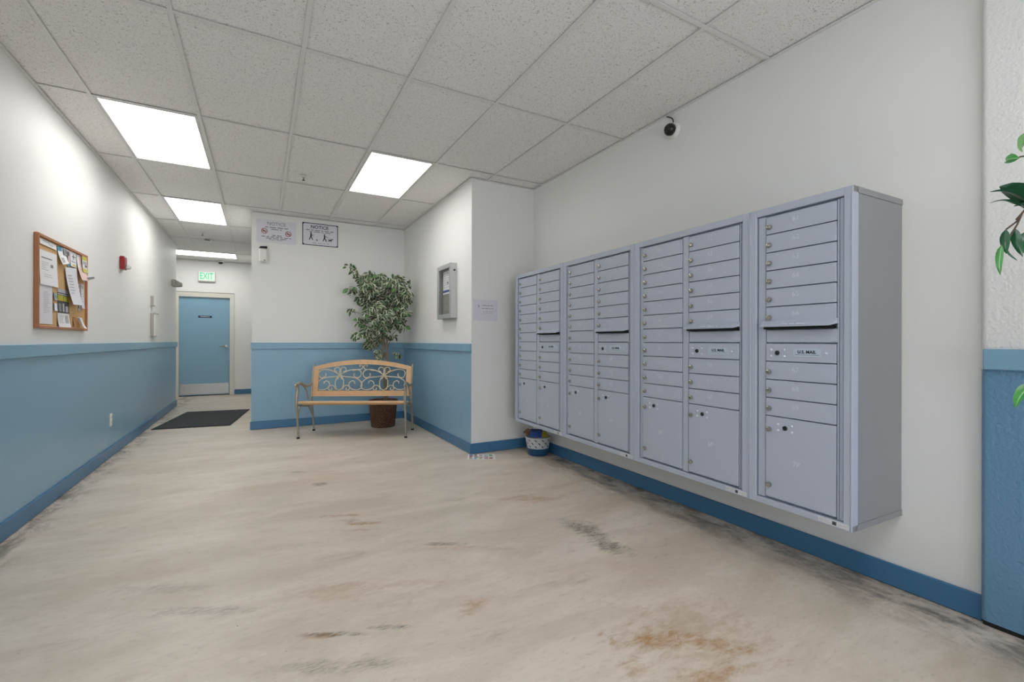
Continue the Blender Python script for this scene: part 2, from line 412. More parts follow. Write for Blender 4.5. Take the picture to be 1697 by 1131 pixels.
def tile(x0, x1, y0, y1):
    w, d = round(x1 - x0, 4), round(y1 - y0, 4)
    if w < .03 or d < .03: return
    if (w, d) not in tile_cache:
        tile_cache[(w, d)] = MB().box(-w / 2, w / 2, -d / 2, d / 2, 0, .018).mesh('ceiling_tile', m_tile)
    link('ceiling_tile', tile_cache[(w, d)], ceil_o, ((x0 + x1) / 2, (y0 + y1) / 2, CEIL + .009))
rot_light = (GX - 2 * TX, GX, GY + 7 * TY, GY + 7 * TY + TX)      # the fixture by the door lies crosswise
for i in range(-5, 6):
    for j in range(-4, 9):
        x0, x1, y0, y1 = GX + i * TX, GX + (i + 1) * TX, GY + j * TY, GY + (j + 1) * TY
        if (i, j) in light_cells: continue
        if not any(min(x1, b) - max(x0, a) > .01 and min(y1, d) - max(y0, c) > .01 for a, b, c, d in regions): continue
        lo = -3.0 if y1 > YLEND + .3 else XL
        x0, x1 = max(x0, lo), min(x1, XR); y0, y1 = max(y0, YFRONT), min(y1, YFAR)
        if x1 - x0 < .02: continue
        if j == 7 and i in (-2, -1): y0 = rot_light[3]
        tile(x0, x1, y0, y1)
def bar(x0, x1, y0, y1):
    MB().box(x0, x1, y0, y1, CEIL, CEIL + .002).build('grid_bar', m_tbar, ceil_o)
for i in range(-4, 5):
    x = GX + i * TX
    if x < XL:
        bar(x - BAR / 2, x + BAR / 2, YLEND, YFAR)
    elif i in (-1, 0):
        y_end = YFAR
        if i == -1:
            bar(x - BAR / 2, x + BAR / 2, YFRONT, rot_light[2]); bar(x - BAR / 2, x + BAR / 2, rot_light[3], YFAR)
        else: bar(x - BAR / 2, x + BAR / 2, YFRONT, YFAR)
    else: bar(x - BAR / 2, x + BAR / 2, YFRONT, YB if x < XC else YC)
for j in range(-3, 8):
    y = GY + j * TY
    xa = -3.0 if y > YLEND else XL
    xb = XR if y < YC else (XC if y < YB else XHALL)
    cuts = sorted([xa] + [GX + i * TX for i in range(-4, 6) if xa < GX + i * TX < xb] + [xb])
    for a, b in zip(cuts[:-1], cuts[1:]):
        a2 = a + (BAR / 2 if a > xa else 0); b2 = b - (BAR / 2 if b < xb else 0)
        if b2 - a2 > .02: bar(a2, b2, y - BAR / 2, y + BAR / 2)
bar(rot_light[0], rot_light[1], rot_light[3], rot_light[3] + BAR)
def angle_(x0, x1, y0, y1):
    MB().box(x0, x1, y0, y1, CEIL - .003, CEIL + .002).build('wall_angle', m_tbar, ceil_o)
angle_(XL, XL + .02, YFRONT, YLEND); angle_(XR - .02, XR, YENT, YC); angle_(XC, XR - .02, YC - .02, YC)
angle_(XC - .02, XC, YC - .02, YB); angle_(XHALL, XC - .02, YB - .02, YB); angle_(-3.0, XHALL, YFAR - .02, YFAR)

def troffer(x0, x1, y0, y1, label):
    cx, cy = (x0 + x1) / 2, (y0 + y1) / 2
    hw, hd = (x1 - x0) / 2 - BAR / 2, (y1 - y0) / 2 - BAR / 2
    t = tag(empty('ceiling_light', (cx, cy, CEIL)), label, 'ceiling light', 'recessed fluorescent ceiling lights')
    b = .020
    fr_ = MB()
    for a in [(-hw, -hw + b, -hd, hd), (hw - b, hw, -hd, hd), (-hw + b, hw - b, -hd, -hd + b), (-hw + b, hw - b, hd - b, hd)]:
        fr_.bbox(*a, .001, .018, .002)
    fr_.build('frame', m_tray, t)
    MB().box(-hw + b, hw - b, -hd + b, hd - b, .007, .011).build('diffuser', m_diff, t)
    MB().box(-hw, hw, -hd, hd, .055, .06).box(-hw, -hw + .004, -hd, hd, .018, .055).box(hw - .004, hw, -hd, hd, .018, .055).box(-hw + .004, hw - .004, -hd, -hd + .004, .018, .055).box(-hw + .004, hw - .004, hd - .004, hd, .018, .055).build('housing', m_tray, t)
def cell(i, j): return (GX + i * TX, GX + (i + 1) * TX, GY + j * TY, GY + (j + 1) * TY)
troffer(*cell(-1, 2), 'lit ceiling panel nearest the left wall, largest in view')
troffer(*cell(-1, 4), 'lit ceiling panel over the hallway entrance, second along the left wall')
troffer(*cell(2, 2), 'lit ceiling panel over the middle, in front of the notice wall')
troffer(*rot_light, 'thin lit ceiling panel crosswise above the exit sign')
troffer(*cell(-1, -2), 'lit ceiling panel overhead by the left wall, behind the viewer')
troffer(*cell(2, -2), 'lit ceiling panel overhead in the entry, behind the viewer')

# far door
d1 = empty('door_1', ((DX0 + DX1) / 2, YFAR, 0)); tag(d1, 'blue far door with steel kick plate in a cream frame', None, None, 'structure')
hw = (DX1 - DX0) / 2 - .012
MB().bbox(-hw, hw, .03, .075, .012, DZ - .008, .003).build('leaf', m_door, d1)
fb = MB(); o_ = hw + .012
fb.box(-o_ - .03, -o_ + .012, -.015, .1, 0, DZ + .03).box(o_ - .012, o_ + .03, -.015, .1, 0, DZ + .03).box(-o_ + .012, o_ - .012, -.015, .1, DZ - .006, DZ + .03)
fb.box(-o_ - .062, -o_ - .03, -.02, 0, 0, DZ + .085).box(o_ + .03, o_ + .062, -.02, 0, 0, DZ + .085).box(-o_ - .03, o_ + .03, -.02, 0, DZ + .03, DZ + .085)
fb.build('frame', m_cream, d1)
MB().bbox(-o_ - .066, o_ + .066, -.028, 0, DZ + .085, DZ + .097, .002).build('drip_cap', m_gplastic, d1)
MB().bbox(-hw + .02, hw - .02, .027, .03, .03, .25, .001).build('kick_plate', m_alum, d1)
MB().box(-hw, hw, .02, .09, .001, .012).build('threshold', m_rubber, d1)
hd = MB(); hd.lathe([(.03, 0), (.03, .01), (.012, .012), (.012, .05)], 16, (hw - .07, .03, 1.02), '-y'); hd.tube([(hw - .07, -.02, 1.02), (hw - .12, -.022, 1.02), (hw - .19, -.018, 1.018)], [.012, .011, .009], 8)
hd.build('handle', m_chrome, d1, True)
ds = MB().bbox(-.118, .118, .026, .03, 1.612, 1.656, .001).build('door_sign', m_navy, d1)
link('lettering', text_mesh('STAIRWAY', .034, m_paper), ds, (0, .0255, 1.634))

# ------------------------------------------------------------------ mailboxes
ANG = math.atan2(-1.0, -0.02428)
FX = lambda y: 2.177 + (y - .972) * .02428
SEAM = [.972, 1.4396, 2.277, 3.128, 3.978]
ZB, ZT = 0.342, 1.806
ROW = 0.0889; DTOP = 1.7605 - ZB; PAR_B = .383 - ZB
mesh_cache = {}
def door_mesh(w, h):
    k = (round(w, 3), round(h, 3))
    if k not in mesh_cache:
        g = .0022
        mesh_cache[k] = MB().bbox(g, w - g, .004, .028, g, h - g, .0018).mesh('door', m_box)
    return mesh_cache[k]
lock_me = MB().lathe([(.0128, 0), (.0128, .006), (.0112, .0105), (.007, .0118), (.007, .009), (0, .009)], 14, axis='-y').mesh('lock', m_chrome, True)
lock_dk = MB().lathe([(.0112, 0), (.0112, .003), (.0092, .0045), (.0080, .002), (.0045, .002), (.0045, .0045), (0, .005)], 16, axis='-y').box(0, .009, -.0052, -.001, -.0016, .0016).mesh('master_lock', m_dkmetal, True)
rivet_me = MB().lathe([(.0060, 0), (.0054, .0028), (.003, .0045), (0, .005)], 10, axis='-y').mesh('rivet', m_rivet, True)

def mailbox(idx, y_far, y_near, nums, parcels, label):
    w = y_far - y_near
    w = math.hypot(w, w * .02428)
    t = tag(empty('mailbox_unit', (FX(y_far), y_far, ZB), ANG), label, 'mailbox', 'wall of grey cluster mailboxes')
    H = ZT - ZB; g = .001
    bk = lambda s: (XR - .002 - FX(y_far)) + .02428 * s
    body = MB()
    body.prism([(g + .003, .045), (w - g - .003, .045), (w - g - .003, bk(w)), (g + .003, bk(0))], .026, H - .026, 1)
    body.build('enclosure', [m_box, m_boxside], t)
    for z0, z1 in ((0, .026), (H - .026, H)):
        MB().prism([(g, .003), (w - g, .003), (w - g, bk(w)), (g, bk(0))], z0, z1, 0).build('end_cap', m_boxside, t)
    two = len(nums) == 3
    fl, frr = (.045, .040) if two else (.036, .036)
    ft, fbm = .036, .030
    fm = MB()
    fm.bbox(g, fl, 0, .045, 0, H, .002).bbox(w - frr, w - g, 0, .045, 0, H, .002)
    fm.bbox(fl, w - frr, 0, .045, H - ft, H, .002).bbox(fl, w - frr, 0, .045, 0, fbm, .002)
    fm.bbox(g, .007, -.003, .002, 0.001, H - ft, .001).bbox(w - .007, w - g, -.003, .002, .001, H - ft, .001)
    fm.build('frame', m_box, t)
    MB().box(fl, w - frr, .030, .045, fbm, H - ft).build('face_plate', m_box, t)
    sc = w / .838 if two else 1.0
    cols = [(.079 * sc, .403 * sc), (.450 * sc, .776 * sc)] if two else [(.083, .403)]
    # raised strips beside and between the door columns
    st = MB().bbox(fl + .006, cols[0][0] - .003, .010, .031, fbm + .004, H - ft - .004, .0015)
    if two: st.bbox(cols[0][1] + .008, cols[1][0] - .003, .007, .031, fbm + .004, H - ft - .004, .0015)
    st.bbox(cols[-1][1] + .009, w - frr - .004, .011, .031, fbm + .004, H - ft - .004, .0015)
    st.build('mullion', m_box, t)
    hm = MB()
    for c in cols: hm.box(c[1] + .002, c[1] + .007, .008, .031, fbm + .006, H - ft - .006)
    hm.build('hinge_rod', m_box, t)
    def part_door(x0, x1, z0, z1, name='door'):
        return link(name, door_mesh(x1 - x0, z1 - z0), t, (x0, 0, z0))
    def tenant(x0, x1, ztop, num):
        d = part_door(x0, x1, ztop - ROW, ztop)
        link('lock', lock_me, d, (.020, .004, .036)); link('number', text_mesh(str(num), .034, m_num), d, ((x1 - x0) * .455, .0036, .052))
    def parcel(x0, x1, num):
        zt = DTOP - 11 * ROW
        d = part_door(x0, x1, PAR_B, zt, 'parcel_door'); h = zt - PAR_B; ww = x1 - x0
        link('lock', lock_me, d, (.020, .004, h - .066)); link('lock', lock_me, d, (.020, .004, .062))
        link('master_lock', lock_dk, d, (.098, .004, h - .050))
        for a, b in ((.064, -.036), (.064, -.065), (.130, -.036), (.130, -.065)): link('rivet', rivet_me, d, (a, .004, h + b))
        link('number', text_mesh(num, .034, m_num), d, (ww * .47, .0036, h * .47))
    if two:
        for k, n in enumerate(nums[0]): tenant(*cols[0], DTOP - k * ROW, n)
        parcel(*cols[0], parcels[0])
    x0, x1 = cols[-1]; ww = x1 - x0
    up_, lo_ = nums[-2], nums[-1]
    for k, n in enumerate(up_): tenant(x0, x1, DTOP - k * ROW, n)
    z6 = DTOP - 6 * ROW
    # outgoing slot: sloping hood, black mouth, blank panel below
    hood = MB(); za, zb_ = z6 + .022, z6 - .010
    hood.add([(x0 - .012, .004, za), (x1 + .004, .004, za), (x1 + .006, -.004, za - .008), (x1 - .012, -.026, zb_ + .004), (x0 - .012, -.026, zb_ + .004),
              (x0 - .012, -.026, zb_), (x1 - .016, -.026, zb_), (x1 + .004, -.002, zb_ + .008), (x1 + .004, .020, zb_ + .008), (x0 - .012, .020, zb_)],
             [(0, 1, 2, 3, 4), (4, 3, 6, 5), (3, 2, 7, 6), (5, 6, 7, 8, 9), (1, 8, 7, 2), (0, 4, 5, 9), (0, 9, 8, 1)])
    ho = hood.build('mail_slot_hood', m_box, t)
    tg = MB(); words(tg, x0 + ww * .30, x0 + ww * .66, zb_ + .0125, .0055, -.0215, 3 + idx, mean=.03); tg.build('label_strip', m_num, ho)
    MB().box(x0 + .004, x1 - .012, -.018, .020, zb_ - .011, zb_ - .0005).build('mail_slot', m_void, t)
    zu = DTOP - 7 * ROW
    MB().bbox(x0 + .002, x1 + .006, .009, .031, zu + .004, zb_ - .014, .0015).build('blank_panel', m_box, t)
    d = part_door(x0, x1, zu - ROW, zu, 'outgoing_door')
    link('master_lock', lock_dk, d, (.060, .004, .042))
    for a, b in ((.030, .058), (.030, .026), (.094, .058), (.094, .026), (.280 * ww / .32, .044)): link('rivet', rivet_me, d, (a, .004, b))
    MB().bbox(ww * .425, ww * .81, .0022, .0042, .026, .066, .0006).build('label_plate', m_plate, d)
    link('lettering', text_mesh('U.S. MAIL', .0200, m_ink, bold=.0005), d, (ww * .615, .0018, .048))
    MB().box(ww * .45, ww * .785, .0017, .0023, .0345, .0357).build('label_underline', m_ink, d)
    for k, n in enumerate(lo_): tenant(x0, x1, DTOP - (8 + k) * ROW, n)
    parcel(x0, x1, parcels[-1])
    sk = MB().box(w - .135, w - .012, -.0008, .0005, .006, .027, 0)
    words(sk, w - .130, w - .086, .020, .0028, -.0012, idx + 20, 2, .012); words(sk, w - .130, w - .086, .013, .0022, -.0012, idx + 30, 2, .012)
    sk.box(w - .078, w - .062, -.0012, -.0006, .009, .024, 1); words(sk, w - .052, w - .018, .0165, .003, -.0012, idx + 40, 2, .012)
    sk.build('sticker', [m_sticker, m_dgrey, m_lgrey], t)
    return t
mailbox(1, SEAM[4], SEAM[3], [range(1, 12), range(12, 18), range(18, 21)], ['1P', '2P'], 'grey two-column mailbox unit farthest from view, above the bucket')
mailbox(2, SEAM[3], SEAM[2], [range(21, 32), range(32, 38), range(38, 41)], ['3P', '4P'], 'grey two-column mailbox unit, second from the white corner wall')
mailbox(3, SEAM[2], SEAM[1], [range(41, 52), range(52, 58), range(58, 61)], ['5P', '6P'], 'grey two-column mailbox unit numbered 41 to 60, beside the narrow one')
mailbox(4, SEAM[1], SEAM[0], [range(61, 67), range(67, 70)], ['7P'], 'narrow single-column grey mailbox unit nearest the viewer, numbered 61 to 69')

# ------------------------------------------------------------------ bench
BA = math.atan2(-.542, 1.118)
bench = tag(empty('bench', (.944, 5.551, 0), BA), 'tan wooden garden bench with scrolled metal back in the corner', 'bench')
HL = .621
def smooth_path(pts, n=6):
    P = [Vector(p) for p in pts]; out = []
    for i in range(len(P) - 1):
        a, b, c, d = P[max(i - 1, 0)], P[i], P[i + 1], P[min(i + 2, len(P) - 1)]
        for k in range(n):
            s = k / n
            out.append(0.5 * ((2 * b) + (-a + c) * s + (2 * a - 5 * b + 4 * c - d) * s * s + (-a + 3 * b - 3 * c + d) * s ** 3))
    out.append(P[-1]); return out
for sx in (-1, 1):
    x = sx * HL
    yz = lambda L: [(x, y, z) for y, z in L]
    pth = smooth_path(yz([(0, .012), (-.006, .13), (-.028, .28), (-.05, .40), (-.048, .48), (-.022, .555), (-.03, .61), (-.062, .632), (-.078, .618)]))
    n = len(pth); rad = [.0145 + .009 * math.exp(-((k / n - .58) / .22) ** 2) for k in range(n)]
    leg = MB().tube(pth, rad, 8, flat=.8).build('front_leg', m_bmetal, bench, True)
    MB().lathe([(.017, 0), (.018, .012), (.015, .02)], 12, (x, 0, 0)).build('foot_cap', m_rubber, leg, True)
    pth = smooth_path(yz([(.478, .012), (.462, .13), (.425, .28), (.395, .40), (.398, .48), (.425, .62), (.462, .76), (.487, .845)]))
    leg = MB().tube(pth, [.016] * len(pth), 8, flat=.8).build('rear_leg', m_bmetal, bench, True)
    MB().lathe([(.017, 0), (.018, .012), (.015, .02)], 12, (x, .478, 0)).build('foot_cap', m_rubber, leg, True)
    pth = smooth_path(yz([(-.045, .630), (.03, .645), (.12, .625), (.22, .597), (.32, .592), (.422, .605)]))
    MB().tube(pth, [.020 - .006 * k / len(pth) for k in range(len(pth))], 8).build('armrest', m_bmetal, bench, True)
    MB().tube(smooth_path(yz([(.10, .622), (.19, .575), (.26, .50), (.29, .43)])), .009, 6).build('arm_brace', m_bmetal, bench, True)
    MB().tube(smooth_path(yz([(-.012, .24), (.02, .33), (.09, .385), (.17, .398), (.26, .37), (.35, .30), (.42, .22)])), .010, 6).build('leg_brace', m_bmetal, bench, True)
    MB().tube(smooth_path(yz([(-.05, .402), (.03, .386), (.12, .368), (.22, .352), (.32, .345), (.405, .350)])), .010, 6).build('seat_rail', m_bmetal, bench, True)
for k in range(6):
    y = -.055 + k * .074
    z = (.439, .424, .407, .394, .385, .381)[k] - .026
    MB().bbox(-HL + .014, HL - .014, y, y + .062, z, z + .026, .006).build('seat_slat', m_wood, bench)
# backrest lies in a leaning plane: (s, h) -> local point
def bk(s, h, off=0.0):
    y = .398 + (h - .448) * .225
    return (s, y - .004 + off, h)
def plank(mb, outline, th=.026):
    f_ = [bk(s, h, -th / 2) for s, h in outline]; b_ = [bk(s, h, th / 2) for s, h in outline]; n = len(outline)
    mb.add(f_ + b_, [tuple(range(n)), tuple(reversed(range(n, 2 * n)))] + [(i, (i + 1) % n, n + (i + 1) % n, n + i) for i in range(n)])
hx = HL - .012
arcT = lambda s: .815 + (.902 - .815) * (1 - (s / hx) ** 2)
arcB = lambda s: .762 + (.845 - .762) * (1 - (s / hx) ** 2)
top_ = MB(); N = 24
for k in range(N):
    a, b = -hx + 2 * hx * k / N, -hx + 2 * hx * (k + 1) / N
    plank(top_, [(a, arcB(a)), (b, arcB(b)), (b, arcT(b)), (a, arcT(a))])
top_.build('top_rail', m_wood, bench)
lr = MB(); plank(lr, [(-hx, .448), (hx, .448), (hx, .514), (-hx, .514)]); lr.build('lower_rail', m_wood, bench)
for sx in (-1, 1):
    sm = MB(); a, b = sx * hx, sx * (hx - .062)
    plank(sm, [(min(a, b), .514), (max(a, b), .514), (max(a, b), arcB(b) + .004 if sx < 0 else arcB(a) + .004), (min(a, b), arcB(a) + .004 if sx < 0 else arcB(b) + .004)]); sm.build('back_stile', m_wood, bench)
def zp(x, y): return bk((x - 922) / 7.541 * .00766, .514 + (480 - y) / 330.0 * .331, 0)
half = [[(602, 242), (580, 240), (568, 215), (590, 190), (625, 197), (648, 238), (640, 275), (610, 298), (560, 308), (480, 315), (420, 335), (375, 375), (360, 420), (382, 456), (435, 470), (495, 452), (522, 412), (508, 372), (478, 358), (455, 372), (452, 392)],
        [(668, 340), (640, 292), (600, 262), (540, 232), (470, 217), (410, 225), (380, 255), (385, 297), (415, 320), (450, 312), (470, 285), (458, 265)],
        [(600, 468), (590, 440), (560, 415), (522, 425), (512, 455), (530, 472), (556, 462), (548, 442)]]
for c0 in (0, 545):
    sm = MB()
    for mir in (0, 1):
        for P in half:
            Q = [((2 * 640 - x if mir else x) + c0, y) for x, y in P]
            sm.tube(smooth_path([zp(*q) for q in Q], 4), .0062, 6)
    el = [(640 + c0 + 52 * math.cos(a), 386 + 86 * math.sin(a)) for a in [2 * PI * k / 24 for k in range(25)]]
    sm.tube([zp(*q) for q in el], .0062, 6, caps=False)
    sm.build('scrollwork', m_scroll, bench, True)
sm = MB()
for mir in (0, 1):
    Q = [((2 * 922 - x) if mir else x, y) for x, y in [(885, 182), (872, 170), (885, 158), (905, 164), (916, 186), (905, 208), (880, 217), (840, 220), (790, 232)]]
    sm.tube(smooth_path([zp(*q) for q in Q], 4), .0062, 6)
sm.build('scroll_crest', m_scroll, bench, True)

# ------------------------------------------------------------------ potted ficus in the corner
PX, PY = 1.440, 6.14
pl = tag(empty('potted_ficus', (PX, PY, 0)), 'artificial ficus with cream-edged leaves in a wicker basket behind the bench', 'potted plant')
rows = 30
prof = [(.148 + .032 * (k / rows) , .004 + .335 * k / rows) for k in range(rows + 1)]
bs = MB(); bs.lathe(prof, 72, rfun=lambda r, j, k: r + .0055 * (1 if ((k // 2) + (j // 2)) % 2 else -1) + .001 * (j % 2))
bo = bs.build('wicker_basket', m_wicker, pl)
rim = MB(); rim.tube([(.183 * math.cos(a), .183 * math.sin(a), .345) for a in [2 * PI * k / 36 for k in range(37)]], .011, 6, caps=False); rim.build('rim', m_wicker, bo, True)
MB().lathe([(0, .334), (.09, .336), (.172, .326), (.174, .318)], 24).build('moss', m_soil, pl, True)
def plant_pt(zx, zy, dep=0.0):
    """layout of the crown measured in the plane through the trunk"""
    px, py = 560 + zx / 6.114, 425 + zy / 6.114
    d = fw + rt * ((px - 845.29) / FPX) + up * ((565.69 - py) / FPX)
    depth = PX * fw.x + PY * fw.y
    return Vector((0, 0, CAM_H)) + d * depth + fw * dep - Vector((PX, PY, 0))
trunk = MB()
tp = [plant_pt(478, 1450), plant_pt(470, 1250), plant_pt(455, 1050), plant_pt(465, 900), plant_pt(440, 780), plant_pt(425, 640), plant_pt(430, 450)]
tq = [plant_pt(492, 1450), plant_pt(500, 1250), plant_pt(500, 1050), plant_pt(497, 900), plant_pt(500, 760), plant_pt(530, 620), plant_pt(570, 430)]
tp[0].z = tq[0].z = .32
trunk.tube(smooth_path(tp), [.019 - .011 * k / 36 for k in range(37)], 8); trunk.tube(smooth_path(tq), [.017 - .010 * k / 36 for k in range(37)], 8)
clusters = [(430, 230, 60, 34), (590, 270, 95, 80), (270, 230, 80, 52), (175, 150, 50, 10), (180, 340, 50, 16), (290, 430, 105, 80), (450, 430, 115, 95), (610, 410, 110, 90), (440, 600, 125, 110), (575, 630, 95, 70),
            (330, 750, 75, 42), (470, 730, 75, 46), (235, 650, 48, 14), (305, 885, 50, 24), (410, 840, 50, 20), (400, 985, 45, 14), (605, 1000, 24, 5), (695, 370, 55, 24), (700, 560, 42, 10), (165, 555, 30, 7), (650, 710, 36, 10), (240, 800, 45, 9), (545, 815, 40, 7), (340, 330, 80, 50), (520, 500, 110, 60), (700, 250, 45, 9), (760, 440, 20, 2), (150, 110, 40, 5), (320, 150, 40, 6)]
fol = MB(); rnd = random.Random(11)
def leaf(mb, p, d, L, Wd, nrm, mi_in, mi_out, edge=True):
    d = d.normalized(); s = d.cross(nrm).normalized(); n = s.cross(d)
    t = [0, .25, .55, .82]; ws = [.02, .42, .46, .24]
    rowv = []
    for tt, w in zip(t, ws):
        c = p + d * L * tt - n * (L * .22 * tt * tt)
        rowv.append([c - s * Wd * w + n * Wd * .12, c - s * Wd * w * .58, c + s * Wd * w * .58, c + s * Wd * w + n * Wd * .12])
    tip = p + d * L - n * L * .26
    vs = [q for r in rowv for q in r] + [tip]
    for i in range(3):
        for k in range(3):
            f = (i * 4 + k, i * 4 + k + 1, i * 4 + k + 5, i * 4 + k + 4)
            o = len(mb.v)
            mb.f.append(tuple(o + a for a in f)); mb.m.append(mi_in if k == 1 or not edge else mi_out)
    o = len(mb.v)
    for k in range(3):
        mb.f.append((o + 12 + k, o + 13 + k, o + 16)); mb.m.append(mi_in if k == 1 or not edge else mi_out)
    mb.v += [tuple(q) for q in vs]
br = MB()
for (zx, zy, r, n) in clusters:
    dep = rnd.uniform(-.16, .10)
    c0 = plant_pt(zx, zy, dep)
    a = plant_pt(480, max(zy + 190, 520) if zy < 900 else zy + 40, 0)
    mid = (a + c0) / 2 + Vector((0, 0, .04))
    br.tube(smooth_path([a, mid, c0], 4), [.006 - .0004 * k for k in range(9)], 5)
    for k in range(int(n * 1.25)):
        while True:
            ox, oy, oz = rnd.uniform(-1, 1), rnd.uniform(-1, 1), rnd.uniform(-1, 1)
            if ox * ox + oy * oy + oz * oz < 1: break
        p = plant_pt(zx + ox * r, zy + oy * r, dep + oz * r * .0013)
        wp = p + Vector((PX, PY, 0))
        if wp.x > XC - .07 or wp.y > YB - .07: continue
        d = Vector((ox * .7 + rnd.uniform(-.7, .7), oz * .4 + rnd.uniform(-.5, .2), -.55 + rnd.uniform(-.6, .6)))
        nr = Vector((rnd.uniform(-.8, .8), -.9 + rnd.uniform(-.5, .5), .5 + rnd.uniform(-.5, .3)))
        L = rnd.uniform(.050, .082)
        u = rnd.random()
        leaf(fol, p, d, L, L * .74, nr, 2 if u < .12 else 0, 1, u > .1)
tko = trunk.build('trunk', m_bark, pl, True); br.build('branches', m_bark, tko, True)
fo = fol.build('foliage', [m_leaf, m_leafedge, m_leafb], pl, True); fo['kind'] = 'stuff'

# ------------------------------------------------------------------ second plant at the right edge
QX, QY = 1.98, .17
p2 = tag(empty('potted_tree', (QX, QY, 0)), 'leafy green plant reaching into view at the right edge', 'potted plant')
MB().lathe([(.14, .002), (.145, .01), (.18, .30), (.19, .30), (.19, .325), (.172, .325), (.165, .29), (0, .29)], 32).build('pot', m_wicker, p2, True)
MB().tube(smooth_path([(0, 0, .28), (.015, .01, .6), (-.01, .02, 1.0), (0, 0, 1.4), (.02, -.02, 1.85)]), [.019 - .00065 * k for k in range(25)], 8).build('trunk', m_bark, p2, True)
def view_pt(px, py, depth):
    d = fw + rt * ((px - 845.29) / FPX) + up * ((565.69 - py) / FPX)
    return Vector((0, 0, CAM_H)) + d * depth - Vector((QX, QY, 0))
def big_leaf(base, tip, width, roll=0.0, m=m_dleaf, wavy=.15, lift=.1):
    d = tip - base; L = d.length; d.normalize()
    view = (base + Vector((QX, QY, 0)) - Vector((0, 0, CAM_H))).normalized()
    s = d.cross(view).normalized(); n = s.cross(d)
    s2 = s * math.cos(roll) + n * math.sin(roll); n2 = s2.cross(d)
    mb = MB(); N = 9; vs = []; fs = []
    for k in range(N + 1):
        t = k / N
        w = width * (math.sin(PI * min(1, t ** .75)) ** .8 if 0 < t < 1 else 0) * (1 - .35 * t) + .0006
        if t > .8: w = min(w, width * (1 - t) * 1.6 + .0006)
        c = base + d * L * t + n2 * (L * lift * math.sin(PI * t))
        wv = wavy * width * math.sin(t * 9)
        vs += [c - s2 * w / 2 + n2 * (w * .25 + wv * .4), c - s2 * w * .06, c + s2 * w * .06, c + s2 * w / 2 + n2 * (w * .25 - wv * .4)]
    for k in range(N):
        for j in range(3):
            fs.append((k * 4 + j, k * 4 + j + 1, k * 4 + j + 5, k * 4 + j + 4))
    mb.add(vs, fs); mb.m = [1 if (i % 3) == 1 else 0 for i in range(len(fs))]
    return mb.build('leaf', [m, m_vein if m is m_bleaf else m], p2, True)
D = 1.22
VL = [((1690, 262), (1667, 266), .028, .3, m_bleaf, 1.25), ((1724, 340), (1656, 310), .062, .4, m_dleaf, 1.2), ((1712, 338), (1641, 318), .026, .9, m_dleaf, 1.17), ((1692, 342), (1640, 337), .014, 1.1, m_dleaf, 1.2),
      ((1722, 352), (1680, 342), .030, .8, m_dleaf, 1.22), ((1667, 380), (1668, 421), .022, .2, m_dleaf, 1.20), ((1660, 406), (1658, 456), .017, .3, m_bleaf, 1.19), ((1681, 378), (1695, 426), .024, .2, m_dleaf, 1.21),
      ((1664, 398), (1686, 432), .012, .9, m_dleaf, 1.2), ((1704, 382), (1696, 420), .026, .5, m_dleaf, 1.23), ((1712, 634), (1683, 676), .030, .5, m_bleaf, 1.2), ((1708, 218), (1694, 252), .030, .8, m_leafb, 1.26)]
for a, b, wd, rl, mm, dp in VL:
    big_leaf(view_pt(*a, dp), view_pt(*b, dp - .02), wd, rl, mm)
tw = MB()
for P, dp in [([(1760, 320), (1715, 334), (1695, 352), (1686, 372), (1674, 392), (1666, 400)], 1.2), ([(1695, 352), (1684, 368), (1668, 380)], 1.2), ([(1760, 250), (1715, 256), (1690, 260)], 1.25), ([(1700, 346), (1684, 364)], 1.2), ([(1790, 600), (1735, 612), (1712, 634)], 1.2), ([(1760, 215), (1725, 212), (1708, 218)], 1.26)]:
    tw.tube([view_pt(*q, dp) for q in P], .0022, 5)
for z, q in ((1.58, (1760, 320, 1.2)), (1.7, (1760, 250, 1.25)), (1.0, (1790, 600, 1.2)), (1.75, (1760, 215, 1.26))):
    tw.tube([Vector((0, .01, z - .12)), view_pt(*q)], [.006, .0024], 5)
r2 = random.Random(5)
for k in range(230):
    a = r2.uniform(0, 2 * PI); rr_ = .03 + .15 * math.sqrt(r2.random()); z = 1.02 + .85 * r2.random()
    b = Vector((rr_ * math.cos(a) + .05, rr_ * math.sin(a) - .05, z))
    dv = Vector((math.cos(a) * .7 + r2.uniform(-.3, .3), math.sin(a) * .7 + r2.uniform(-.3, .3), -.7)).normalized()
    wb = b + dv * .07 + Vector((QX, QY, 0))
    if wb.dot(r0) / max(.05, wb.dot(fw)) < 1.20: continue
    tw.tube([Vector((.005, 0, z - .06)), b * .5 + Vector((.0025, 0, (z - .06) * .5 + .03)), b], [.003, .002, .0012], 4)
    big_leaf(b, b + dv * r2.uniform(.06, .09), r2.uniform(.030, .040), r2.uniform(-.5, .5), m_dleaf if r2.random() < .7 else m_bleaf)

tw.build('branches', m_twig, p2, True)

